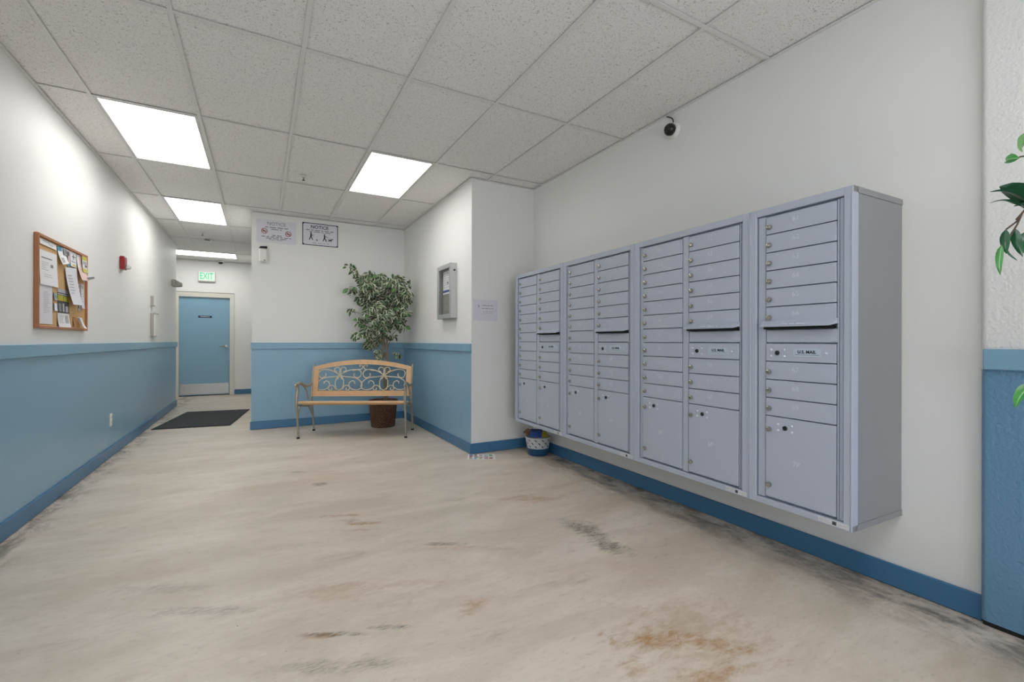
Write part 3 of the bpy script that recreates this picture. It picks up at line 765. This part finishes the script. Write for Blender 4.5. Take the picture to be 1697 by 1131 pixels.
# ------------------------------------------------------------------ bulletin board on the left wall
b0, b1, bz0, bz1 = 4.055, 5.015, 1.222, 1.848
bb = tag(empty('bulletin_board', (XL, b0, bz0), PI / 2), 'cork bulletin board in a brown wooden frame on the left wall', 'bulletin board')
w_, h_ = b1 - b0, bz1 - bz0
MB().box(.012, w_ - .012, -.010, 0, .012, h_ - .012).build('cork_panel', m_cork, bb)
for nm, a in (('frame_side', (0, .02, -.024, 0, 0, h_)), ('frame_side', (w_ - .02, w_, -.024, 0, 0, h_)), ('frame_side', (.02, w_ - .02, -.024, 0, h_ - .02, h_)), ('frame_side', (.02, w_ - .02, -.024, 0, 0, .02))):
    MB().bbox(*a, .003).build(nm, m_bframe, bb)
def paper(name, quad, m, label, cat, curl=.004, off=.003, prints=(), group='papers pinned to the bulletin board', bend='b'):
    """quad: TL, TR, BR, BL as (y, z) on the wall; prints: (u0,u1,v0,v1,material) or text lines"""
    q = [(y - b0, z - bz0) for y, z in quad]
    mats_ = [m] + [p[4] for p in prints]
    mb = MB(); nu, nv = 4, 8; vs = []
    def pos(u, v, lift=0):
        tx = q[0][0] + (q[1][0] - q[0][0]) * u; tz = q[0][1] + (q[1][1] - q[0][1]) * u
        bx = q[3][0] + (q[2][0] - q[3][0]) * u; bz = q[3][1] + (q[2][1] - q[3][1]) * u
        c = curl * (v ** 2 if bend == 'b' else u ** 2)
        return Vector((tx + (bx - tx) * v, -.010 - off - c - lift, tz + (bz - tz) * v))
    for lift in (0, -.0006):
        vs += [pos(i / nu, j / nv, lift) for j in range(nv + 1) for i in range(nu + 1)]
    n1 = (nu + 1) * (nv + 1); fs = []
    for s in (0, n1):
        for j in range(nv):
            for i in range(nu):
                a = s + j * (nu + 1) + i; fs.append((a, a + 1, a + nu + 2, a + nu + 1))
    edge = [i for i in range(nu + 1)] + [j * (nu + 1) + nu for j in range(1, nv + 1)] + [nv * (nu + 1) + i for i in range(nu - 1, -1, -1)] + [j * (nu + 1) for j in range(nv - 1, 0, -1)]
    for a, b in zip(edge, edge[1:] + edge[:1]): fs.append((a, b, b + n1, a + n1))
    mb.add(vs, fs)
    root = empty(name, (XL, b0, bz0), PI / 2); tag(root, label, cat, group)
    mb.build('sheet', m, root)
    if prints:
        pm = MB(); mlist = []
        for (u0_, u1_, v0, v1, pmx) in prints:
            if pmx not in mlist: mlist.append(pmx)
            mi = mlist.index(pmx); n = 4
            for k in range(n):
                va, vb = v0 + (v1 - v0) * k / n, v0 + (v1 - v0) * (k + 1) / n
                pm.add([pos(u0_, va, .0009), pos(u1_, va, .0009), pos(u1_, vb, .0009), pos(u0_, vb, .0009)], [(0, 1, 2, 3)], mi)
        pm.build('print', mlist, root)
    return root
def lines(n, v0, v1, u0_=.1, u1_=.9, m=m_lgrey, th=.25, seed=0):
    r = random.Random(seed); st = (v1 - v0) / n
    return [(u0_, u0_ + (u1_ - u0_) * r.uniform(.6, 1), v0 + k * st, v0 + k * st + st * th, m) for k in range(n)]
R4 = lambda y0, y1, z0, z1: [(y0, z1), (y1, z1), (y1, z0), (y0, z0)]
paper('paper_notice', R4(4.104, 4.322, 1.254, 1.535), m_paperlav, 'tall white printed sheet at lower left of the cork board', 'paper', .002, .001, lines(14, .22, .75, .3, .85, seed=1))
paper('paper_notice', [(4.101, 1.747), (4.392, 1.752), (4.405, 1.52), (4.103, 1.515)], m_paper, 'large white printed notice at upper left of the cork board', 'paper', .006, .003,
      [(.1, .7, .2, .225, m_dgrey), (.6, .75, .36, .45, m_grey)] + lines(5, .33, .6, .1, .5, seed=2) + lines(2, .68, .8, .2, .8, seed=3))
paper('paper_strip', R4(4.109, 4.383, 1.783, 1.821), m_paper, 'narrow white paper strip along the top left of the board', 'paper', .003, .003, [(.15, .55, .2, .35, m_lgrey), (.5, .8, .5, .65, m_lgrey)])
paper('flyer', [(4.392, 1.817), (4.555, 1.826), (4.548, 1.715), (4.432, 1.690)], m_paper, 'white flyer with a bright blue top corner on the board', 'flyer', .022, .004,
      [(0, .5, 0, .24, m_cyan), (.15, .55, .62, .9, m_lgrey)])
paper('photo_card', R4(4.496, 4.600, 1.776, 1.821), m_lgrey, 'small grey picture card at top middle of the board', 'card', .003, .011, [(.1, .5, .1, .8, m_grey), (.55, .95, .3, .95, m_dgrey)])
paper('business_card', R4(4.586, 4.640, 1.700, 1.822), m_pink, 'narrow pinkish card with a blue lower end on the board', 'card', .003, .004, [(0, .35, .3, .75, m_grey), (.1, .95, .78, 1, m_cyan)])
paper('business_card', R4(4.648, 4.776, 1.712, 1.826), m_paper, 'white card with small drawing at top right of the board', 'card', .004, .004, [(.45, .55, .15, .5, m_dgrey), (.3, .9, .28, .34, m_dgrey), (.1, .8, .62, .7, m_lgrey), (.3, .95, .85, .93, m_yel)])
paper('flyer', [(4.788, 1.823), (4.975, 1.836), (4.952, 1.632), (4.789, 1.621)], m_pink, 'pink sheet curling off the upper right of the board', 'flyer', .035, .003, [(0, .25, 0, .5, m_paper)])
paper('flyer', R4(4.868, 4.980, 1.697, 1.826), m_paper, 'small flyer with yellow bands over the pink sheet', 'flyer', .006, .016, [(0, 1, 0, .24, m_yel), (.1, .9, .3, .5, m_lgrey), (.5, .9, .52, .66, m_dgrey), (0, 1, .78, 1, m_yel)])
paper('tear_off_flyer', [(4.526, 1.685), (4.766, 1.708), (4.800, 1.420), (4.590, 1.414)], m_paperlav, 'long white sheet with rows of short lines hanging off centre board', 'flyer', .030, .010, lines(7, .2, .75, .15, .6, m_lgrey, .35, 5))
paper('flyer', R4(4.412, 4.628, 1.344, 1.518), m_dgrey, 'dark flyer with olive yellow band in the middle of the board', 'flyer', .004, .002,
      [(0, 1, 0, .16, m_lgrey), (0, 1, .2, .24, m_lgrey), (0, .48, .26, .5, m_olive), (.52, 1, .28, .5, m_olive), (.05, .3, .62, .95, m_grey), (.4, .55, .6, .95, m_lgrey), (.65, .9, .7, .95, m_lgrey)])
paper('flyer', [(4.404, 1.341), (4.629, 1.343), (4.638, 1.240), (4.405, 1.238)], m_paper, 'pale green-white flyer at bottom centre of the board', 'flyer', .010, .004, lines(6, .15, .75, .08, .55, m_lgrey, .3, 6) + [(.6, .9, .15, .7, m_lgrey)])
paper('business_card', R4(4.330, 4.405, 1.428, 1.478), m_lgrey, 'small card with dark left edge beside the tall sheet, upper', 'card', .003, .003, [(0, .2, 0, 1, m_dgrey), (.35, .9, .3, .7, m_vein)])
paper('business_card', R4(4.330, 4.405, 1.353, 1.406), m_paper, 'small card with dark left edge beside the tall sheet, lower', 'card', .003, .003, [(0, .25, 0, 1, m_dgrey)])
paper('photo_card', R4(4.790, 4.868, 1.502, 1.594), m_pink, 'small picture card with grey lower half at right of board', 'card', .003, .003, [(.1, .9, .55, .95, m_grey), (.2, .8, .1, .4, m_lgrey)])
paper('paper_strip', R4(4.881, 4.953, 1.402, 1.602), m_paperlav, 'narrow tall white strip at the right side of the board', 'paper', .008, .004, [(.2, .8, .08, .2, m_lgrey)] + lines(4, .4, .8, .1, .8, seed=8))
paper('business_card', R4(4.785, 4.878, 1.437, 1.490), m_paper, 'small white card with a green line at right of board', 'card', .004, .003, [(.1, .7, .08, .22, m_vein), (.1, .4, .45, .6, m_lgrey)])
paper('business_card', R4(4.824, 4.878, 1.376, 1.434), m_lgrey, 'small dark-patterned card low on the right of the board', 'card', .003, .003, [(.1, .5, .1, .6, m_dgrey), (.5, .9, .5, .95, m_grey)])
paper('brochure', R4(4.714, 4.76, 1.255, 1.325), m_bframe, 'dark folded brochure low on the right of the board', 'brochure', .012, .002)
paper('brochure', [(4.765, 1.326), (4.870, 1.322), (4.905, 1.236), (4.845, 1.240)], m_paper, 'white folded brochure drooping over the lower right frame', 'brochure', .024, .016, [(0, .3, .05, .7, m_grey), (.35, .5, .1, .5, m_lgrey)])
paper('paper_tag', [(4.900, 1.640), (4.935, 1.668), (4.955, 1.655), (4.925, 1.612)], m_lgrey, 'grey tag sticking out from the right side of the board', 'paper', .06, .012, bend='u')

# ------------------------------------------------------------------ left wall fittings
fa = tag(empty('fire_alarm', (XL, 6.09, 1.89), PI / 2), 'red fire alarm strobe on the left wall', 'fire alarm')
MB().bbox(0, .125, -.038, 0, 0, .135, .006).build('housing', m_red, fa)
MB().bbox(.012, .055, -.042, -.036, .04, .115, .002).build('speaker_grille', m_red, fa)
MB().bbox(.045, .118, -.075, -.036, .008, .050, .012).build('strobe_lens', m_lens, fa)
MB().tube([(.02, -.006, 0), (.01, -.006, -.02), (-.002, -.004, -.042)], .003, 6).build('cable', m_gplastic, fa)
wb1 = tag(empty('wall_box', (XL, 7.60, 1.605), PI / 2), 'small grey control box, upper of two on the left wall', 'control box')
MB().bbox(0, .12, -.034, 0, 0, .135, .003).build('body', m_gplastic, wb1); MB().bbox(.008, .112, -.040, -.034, .006, .13, .002).build('cover', m_wplastic, wb1)
wb2 = tag(empty('wall_box', (XL, 7.60, 1.195), PI / 2), 'tall white-fronted control box, lower of two on the left wall', 'control box')
MB().bbox(0, .22, -.036, 0, 0, .31, .003).build('body', m_gplastic, wb2); MB().bbox(.008, .212, -.050, -.036, .006, .302, .003).build('cover', m_wplastic, wb2)
MB().bbox(.0, .214, -.056, -.03, .300, .314, .002).build('hood', m_gplastic, wb2)
ol = tag(empty('wall_outlet', (XL, 5.742, .300), PI / 2), 'white electrical outlet low on the blue left wall', 'outlet')
MB().bbox(0, .078, -.006, 0, 0, .125, .003).build('cover_plate', m_wplastic, ol)
for z in (.024, .070):
    so = MB().bbox(.022, .056, -.009, -.005, z, z + .032, .003).build('socket', m_cream, ol)
    MB().box(.031, .033, -.0095, -.0085, z + .013, z + .024).box(.044, .046, -.0095, -.0085, z + .013, z + .024).build('slot', m_dgrey, so)
em = tag(empty('emergency_light', (XL, 9.30, 2.02), PI / 2), 'grey emergency light at the far end of left wall', 'emergency light')
MB().bbox(-.10, .12, -.06, 0, .02, .13, .01).build('housing', m_gplastic, em)
MB().add([(-.06, -.06, .02), (.10, -.06, .02), (.10, -.06, .12), (-.06, -.06, .12), (-.02, -.13, .03), (.07, -.13, .03), (.07, -.13, .085), (-.02, -.13, .085)],
         [(0, 1, 2, 3), (4, 7, 6, 5), (0, 4, 5, 1), (1, 5, 6, 2), (2, 6, 7, 3), (3, 7, 4, 0)]).build('lamp_head', m_gplastic, em)

# ------------------------------------------------------------------ hallway end
ex = tag(empty('exit_sign', (-.977, YFAR, 2.365)), 'lit green EXIT sign above the far door', 'exit sign')
MB().bbox(-.148, .148, -.045, 0, 0, .20, .006).build('housing', m_wplastic, ex)
MB().bbox(-.136, .136, -.049, -.044, .014, .188, .002).build('face', m_exit, ex)
exl = link('lettering', text_mesh('EXIT', .185, m_green, .001, .002), ex, (-.005, -.0505, .100)); exl.scale = (.62, 1, 1)
MB().bbox(-.148, .148, -.046, -.002, -.012, 0, .002).build('base_strip', m_gplastic, ex)
dc = tag(empty('dome_camera', (-.73, YFAR - .12, CEIL)), 'small black dome camera on the ceiling above the door', 'camera')
MB().lathe([(.055, 0), (.055, .018), (.042, .026)], 20, axis='-z').build('base', m_wplastic, dc, True)
MB().lathe([(.040, .024), (.038, .045), (.026, .06), (0, .066)], 20, axis='-z').build('dome', m_black, dc, True)
fm_ = tag(empty('floor_mat', (-.69, 7.965, 0), math.radians(-7.5)), 'black ribbed door mat on the hallway floor', 'mat')
MB().bbox(-.44, .44, -.77, .77, .001, .008, .003).build('rubber_edge', m_rubber, fm_)
MB().bbox(-.405, .405, -.735, .735, .006, .012, .003).build('carpet', m_mat, fm_)
def sprinkler(x, y, label):
    s = tag(empty('sprinkler_head', (x, y, CEIL)), label, 'sprinkler')
    MB().lathe([(.032, 0), (.030, .004), (.012, .008), (.010, .02)], 16, axis='-z').build('escutcheon', m_tray, s, True)
    MB().tube([(0, -.012, -.018), (0, -.014, -.03), (0, 0, -.042), (0, .014, -.03), (0, .012, -.018)], .003, 6).build('frame_arm', m_dkmetal, s)
    MB().lathe([(.015, .042), (.016, .044), (0, .046)], 12, axis='-z').build('deflector', m_dkmetal, s)
sprinkler(.372, 4.972, 'sprinkler head in the ceiling above the bench')
sprinkler(-.785, 8.35, 'sprinkler head in the hallway ceiling')
sd = tag(empty('smoke_detector', (-.75, 8.9, CEIL)), 'round smoke detector on the hallway ceiling', 'smoke detector')
MB().lathe([(.065, 0), (.065, .015), (.05, .032), (0, .038)], 24, axis='-z').build('cover', m_wplastic, sd, True)
MB().box(-.05, .02, -.066, -.060, -.022, -.008).build('vent_slot', m_dgrey, sd)

# ------------------------------------------------------------------ back wall notices
n1 = tag(empty('notice_sign', (.178, YB, 2.568)), 'white notice with two red no-smoking symbols on the back wall', 'sign')
MB().bbox(-.232, .232, -.003, 0, -.148, .148, .001).build('sheet', m_paperlav, n1)
link('lettering', text_mesh('NOTICE', .060, m_grey), n1, (0, -.0035, .098))
pr = MB()
words(pr, -.13, .15, .052, .011, -.0036, 1, mean=.05); words(pr, -.06, .06, .028, .010, -.0036, 2, mean=.05)
words(pr, -.05, .06, -.052, .011, -.0036, 3, mean=.05); words(pr, -.17, .17, -.072, .011, -.0036, 4, mean=.05); words(pr, -.12, .13, -.092, .010, -.0036, 5, mean=.05); words(pr, -.09, .10, -.110, .006, -.0036, 6, mean=.05)
pr.build('print', m_grey, n1)
for sx in (-.140, .140):
    zc = -.002 + (.0 if sx < 0 else -.012)
    ic = MB(); ic.tube([(sx + .032 * math.cos(a), -.004, zc + .032 * math.sin(a)) for a in [2 * PI * k / 24 for k in range(25)]], .004, 5, caps=False)
    ic.tube([(sx - .023, -.004, zc + .023), (sx + .023, -.004, zc - .023)], .004, 5)
    io = ic.build('no_smoking_symbol', m_redink, n1); MB().box(sx - .022, sx + .018, -.0045, -.0032, zc - .006, zc + .004).build('cigarette', m_dgrey, io)
n2 = tag(empty('notice_sign', (.712, YB, 2.589)), 'navy-bordered pet notice with walking figures on the back wall', 'sign')
MB().bbox(-.226, .226, -.004, 0, -.151, .151, .001).build('panel', m_paperlav, n2)
bd = MB().ring(-.226, .226, -.151, .151, .010, .010, .010, .010, -.0048, -.0036)
for sx in (-1, 1):
    for sz in (-1, 1):
        x, z = sx * .216, sz * .141
        bd.add([(x, -.0046, z), (x - sx * .016, -.0046, z), (x, -.0046, z - sz * .016)], [(0, 1, 2)])
bd.build('border', m_navy, n2)
link('lettering', text_mesh('NOTICE', .062, m_navy, bold=.0012), n2, (-.01, -.0045, .098))
pr = MB(); words(pr, -.18, .17, .055, .011, -.0046, 7, mean=.05); words(pr, -.14, .14, .033, .010, -.0046, 8, mean=.05); words(pr, -.10, .11, -.115, .006, -.0046, 9, mean=.05)
pr.build('print', m_grey, n2)
def figure(x, z):
    f_ = MB(); y = -.0052
    f_.lathe([(.008, 0), (.008, .0012), (0, .0014)], 12, (x, y + .001, z + .046), '-y')
    f_.tube([(x, y, z + .036), (x + .001, y, z - .005)], [.007, .009], 6)
    f_.tube([(x, y, z - .002), (x - .010, y, z - .022), (x - .020, y, z - .048)], .005, 6); f_.tube([(x, y, z - .002), (x + .010, y, z - .022), (x + .024, y, z - .047)], .005, 6)
    f_.tube([(x + .002, y, z + .026), (x + .018, y, z + .012), (x + .034, y, z + .012)], .0028, 5)
    return f_
figure(-.120, -.030).build('walking_figure', m_ink, n2); figure(.052, -.036).build('walking_figure', m_ink, n2)
dg = MB(); y = -.0052
dg.tube([(.108, y, -.062), (.140, y, -.060)], .008, 6); dg.tube([(.140, y, -.058), (.152, y, -.046), (.164, y, -.048)], .005, 6)
for x in (.108, .116, .134, .142): dg.tube([(x, y, -.064), (x - .002, y, -.082)], .0026, 5)
dg.tube([(.104, y, -.058), (.094, y, -.052)], .002, 5); dg.tube([(.086, y, -.024), (.145, y, -.048)], .001, 4)
dg.build('dog_figure', m_ink, n2)
MB().lathe([(.012, 0), (.010, .0012), (0, .0014)], 10, (-.045, -.0040, -.076), '-y').build('dropping_symbol', m_grey, n2)
ds_ = tag(empty('air_freshener', (.025, YB, 2.155)), 'white air freshener dispenser with black top under the notice', 'dispenser')
MB().bbox(-.048, .048, -.075, 0, 0, .175, .014).build('body', m_wplastic, ds_)
MB().add([(-.046, 0, .172), (.046, 0, .172), (.046, -.072, .172), (-.046, -.072, .172), (-.036, 0, .204), (.046, 0, .208), (.046, -.055, .206), (-.030, -.05, .200)],
         [(0, 3, 2, 1), (4, 5, 6, 7), (0, 1, 5, 4), (1, 2, 6, 5), (2, 3, 7, 6), (3, 0, 4, 7)]).build('cap', m_black, ds_)
MB().bbox(.006, .026, -.078, -.07, .016, .026, .002).build('sensor', m_dgrey, ds_)

# ------------------------------------------------------------------ notice case and note on the corner block
nc = tag(empty('notice_case', (XC, 5.035, 1.394), -PI / 2), 'aluminium locking notice case on the corner side wall', 'notice case')
cw, ch = .432, .605
MB().box(.004, cw - .004, -.060, 0, .004, .014).box(.004, cw - .004, -.060, 0, ch - .014, ch - .004).box(.004, .014, -.060, 0, .004, ch - .004).box(cw - .014, cw - .002, -.060, 0, .004, ch - .004).box(.004, cw - .004, -.012, 0, .004, ch - .004).build('case_body', m_alum, nc)
MB().box(.014, cw - .014, -.014, -.0125, .014, ch - .014).build('backing', m_gas, nc)
dr = MB().bbox(0, .045, -.072, -.060, 0, ch, .003).bbox(cw - .045, cw, -.072, -.060, 0, ch, .003).bbox(.045, cw - .045, -.072, -.060, ch - .05, ch, .003).bbox(.045, cw - .045, -.072, -.060, 0, .05, .003).build('door_frame', m_alum, nc)
def glass_mat():
    m = bpy.data.materials.new('clear_acrylic'); m.use_nodes = True; nt = m.node_tree
    nt.nodes.remove(nt.nodes['Principled BSDF']); o = nt.nodes['Material Output']
    a = nt.nodes.new('ShaderNodeBsdfTransparent'); g = nt.nodes.new('ShaderNodeBsdfGlossy'); g.inputs['Roughness'].default_value = .02
    x = nt.nodes.new('ShaderNodeMixShader'); x.inputs[0].default_value = .06
    nt.links.new(a.outputs[0], x.inputs[1]); nt.links.new(g.outputs[0], x.inputs[2]); nt.links.new(x.outputs[0], o.inputs[0]); return m
m_glass = glass_mat()
MB().box(.043, cw - .043, -.067, -.064, .048, ch - .048).build('pane', m_glass, dr)
for x0_, x1_ in ((-.95, .015), (.065, 1.075), (1.125, 2.15)):
    MB().box(x0_, x1_, YFRONT - .052, YFRONT - .046, .2, 2.3).build('pane', m_glass, wf)
MB().lathe([(.010, 0), (.010, .006), (.006, .008), (0, .008)], 12, (cw + .000, -.030, ch - .082), 'z').build('lock', m_black, nc)
nc.children[-1].data.transform(Matrix.Translation((cw, -.03, ch - .082)) @ Matrix.Rotation(PI / 2, 4, 'Y') @ Matrix.Translation((-cw, .03, -(ch - .082))))
cp = tag(empty('posted_notice', (XC, 5.035, 1.394), -PI / 2), 'white notice with blue footer inside the notice case', 'paper', 'papers inside the notice case')
MB().box(.060, .30, -.018, -.016, .285, .545).build('sheet', m_paper, cp)
pr = MB()
for k in range(7): words(pr, .08, .28, .52 - k * .026, .006, -.0186, 60 + k, 0, .06)
pr.box(.060, .26, -.0187, -.0181, .305, .330, 1).box(.19, .215, -.0187, -.0181, .395, .425, 2)
pr.build('print', [m_lgrey, m_dblue, m_dgrey], cp)
cp2 = tag(empty('posted_notice', (XC, 5.035, 1.394), -PI / 2), 'long plain white slip at the right inside the notice case', 'paper', 'papers inside the notice case')
MB().box(.295, .392, -.022, -.0195, .185, .535).build('sheet', m_paper, cp2)
nt_ = tag(empty('paper_note', (2.028, YC, 1.462)), 'pale paper note taped to the white wall beside the mailboxes', 'paper')
MB().bbox(-.138, .138, -.002, 0, -.107, .107, .0008).build('sheet', m_paperlav, nt_)
pr = MB(); words(pr, -.035, .085, .048, .006, -.0027, 70, 0, .03); words(pr, -.040, .085, .018, .006, -.0027, 71, 0, .03)
words(pr, -.03, .08, -.012, .004, -.0027, 72, 1, .03); words(pr, -.03, .08, -.030, .004, -.0027, 73, 1, .03); pr.tube([(-.085, -.002, .052), (-.075, -.002, .040), (-.08, -.002, .026)], .004, 5, 0)
pr.build('print', [m_grey, m_lgrey], nt_)

# ------------------------------------------------------------------ camera on the right wall
wc = tag(empty('dome_camera', (XR, 2.293, 2.664), -PI / 2), 'black eyeball security camera high on the right wall', 'camera')
MB().lathe([(.056, 0), (.056, .012), (.048, .022), (.040, .026)], 28, axis='-y').build('base', m_wplastic, wc, True)
bl = MB(); bl.lathe([(.030, .018), (.040, .028), (.043, .042), (.040, .058), (.030, .070), (.022, .074)], 24, axis='-y').build('eyeball', m_black, wc, True)
MB().lathe([(.021, .0735), (.019, .076), (.012, .070), (0, .071)], 20, axis='-y').build('lens', m_lens if False else m_dkmetal, wc, True)
MB().tube(smooth_path([(-.06, -.010, .126), (-.045, -.014, .116), (-.012, -.018, .095), (.004, -.016, .075), (.004, -.012, .045)]), .0042, 6).build('cable', m_black, wc, True)

# ------------------------------------------------------------------ bucket and flyer on the floor
bu = tag(empty('bucket', (2.462, 3.885, 0)), 'blue and white patterned bucket of junk mail under the mailboxes', 'bucket')
MB().lathe([(.098, .002), (.102, .006), (.110, .072), (.111, .074)], 32).build('lower_band', m_bucketblue, bu, True)
up2 = MB().lathe([(.111, .074), (.130, .178), (.134, .184), (.131, .186), (.127, .180), (.108, .078), (0, .078)], 32).build('upper_band', m_bucketw, bu, True)
rb = random.Random(3); pt = MB()
for rowk in range(3):
    for k in range(11):
        a = 2 * PI * (k + .5 * (rowk % 2)) / 11; z = .095 + rowk * .032; r = .1115 + (z - .074) * .183 + .0008
        rr_ = rb.uniform(.4, 1.0); da = .24; dz = .013
        q = [(a - da * .6, z + dz), (a - da * .1, z + dz * .7), (a + da * .5, z - dz * rr_), (a - da * .1, z - dz * .5)]
        pt.add([((r + (zz - z) * .18) * math.cos(aa), (r + (zz - z) * .18) * math.sin(aa), zz) for aa, zz in q], [(0, 1, 2, 3)])
pt.build('leaf_pattern', m_dgrey, up2)
def junk(name, mats_, pts, th, label):
    """a bent leaflet lying in the bucket, given as a strip of edge pairs"""
    root = empty(name, (2.462, 3.885, 0)); tag(root, label, 'junk mail', 'junk mail in the bucket')
    mb = MB(); vs = []
    for a, b in pts:
        a, b = Vector(a), Vector(b); vs += [a, b, b + Vector((0, 0, th)), a + Vector((0, 0, th))]
    fs = []
    for k in range(len(pts) - 1):
        for j in range(4):
            fs.append((k * 4 + j, k * 4 + (j + 1) % 4, k * 4 + 4 + (j + 1) % 4, k * 4 + 4 + j))
    fs += [(0, 1, 2, 3), tuple(reversed([len(vs) - 4 + q for q in range(4)]))]
    mb.add(vs, fs); mb.build('sheets', mats_, root)
    return root
junk('magazine', m_brown, [((-.02, .16, .232), (-.14, .06, .222)), ((.04, .06, .200), (-.08, -.03, .196)), ((.08, 0, .190), (-.03, -.08, .188))], .006, 'dark magazine sticking out left of the bucket')
junk('flyer', m_dblue, [((-.11, -.02, .188), (-.02, -.10, .185)), ((-.09, .0, .238), (0, -.08, .236)), ((-.05, .05, .252), (.04, -.03, .25))], .003, 'blue printed leaflet standing in the bucket')
junk('flyer', m_olive, [((-.03, -.09, .186), (.055, -.10, .184)), ((-.03, -.05, .240), (.06, -.06, .238))], .003, 'brownish yellow leaflet in the middle of the bucket')
junk('flyer', m_grey, [((.045, -.09, .19), (.10, -.04, .188)), ((.05, -.05, .226), (.10, .0, .222)), ((.05, .0, .23), (.09, .04, .225))], .003, 'grey leaflet at the right side of the bucket')
junk('newspaper', m_lgrey, [((-.08, .04, .175), (.02, -.06, .175)), ((.0, .10, .178), (.09, .01, .178))], .012, 'folded pale newspaper lying inside the bucket')

fl = tag(empty('flyer', (1.915, 4.062, 0), math.radians(-25)), 'colourful printed flyer lying on the floor by the corner', 'flyer')
MB().bbox(-.135, .135, -.10, .10, .0005, .002, .0004).build('sheet', m_paper, fl)
pr = MB(); rf = random.Random(9)
pal = [m_redink, m_vein, m_brown, m_grey, m_dgrey, m_cyan, m_olive]
for i in range(5):
    for j in range(4):
        x0_, y0_ = -.12 + i * .049, -.088 + j * .045
        w2, h2 = rf.uniform(.025, .044), rf.uniform(.018, .038)
        pr.box(x0_, x0_ + w2, y0_, y0_ + h2, .0021, .0026, rf.randrange(7))
pr.build('print', pal, fl)

for o in COL.objects:
    if o.parent and o.name.split('.')[0] in ('print', 'label_strip', 'leaf_pattern'):
        o['kind'] = 'stuff'
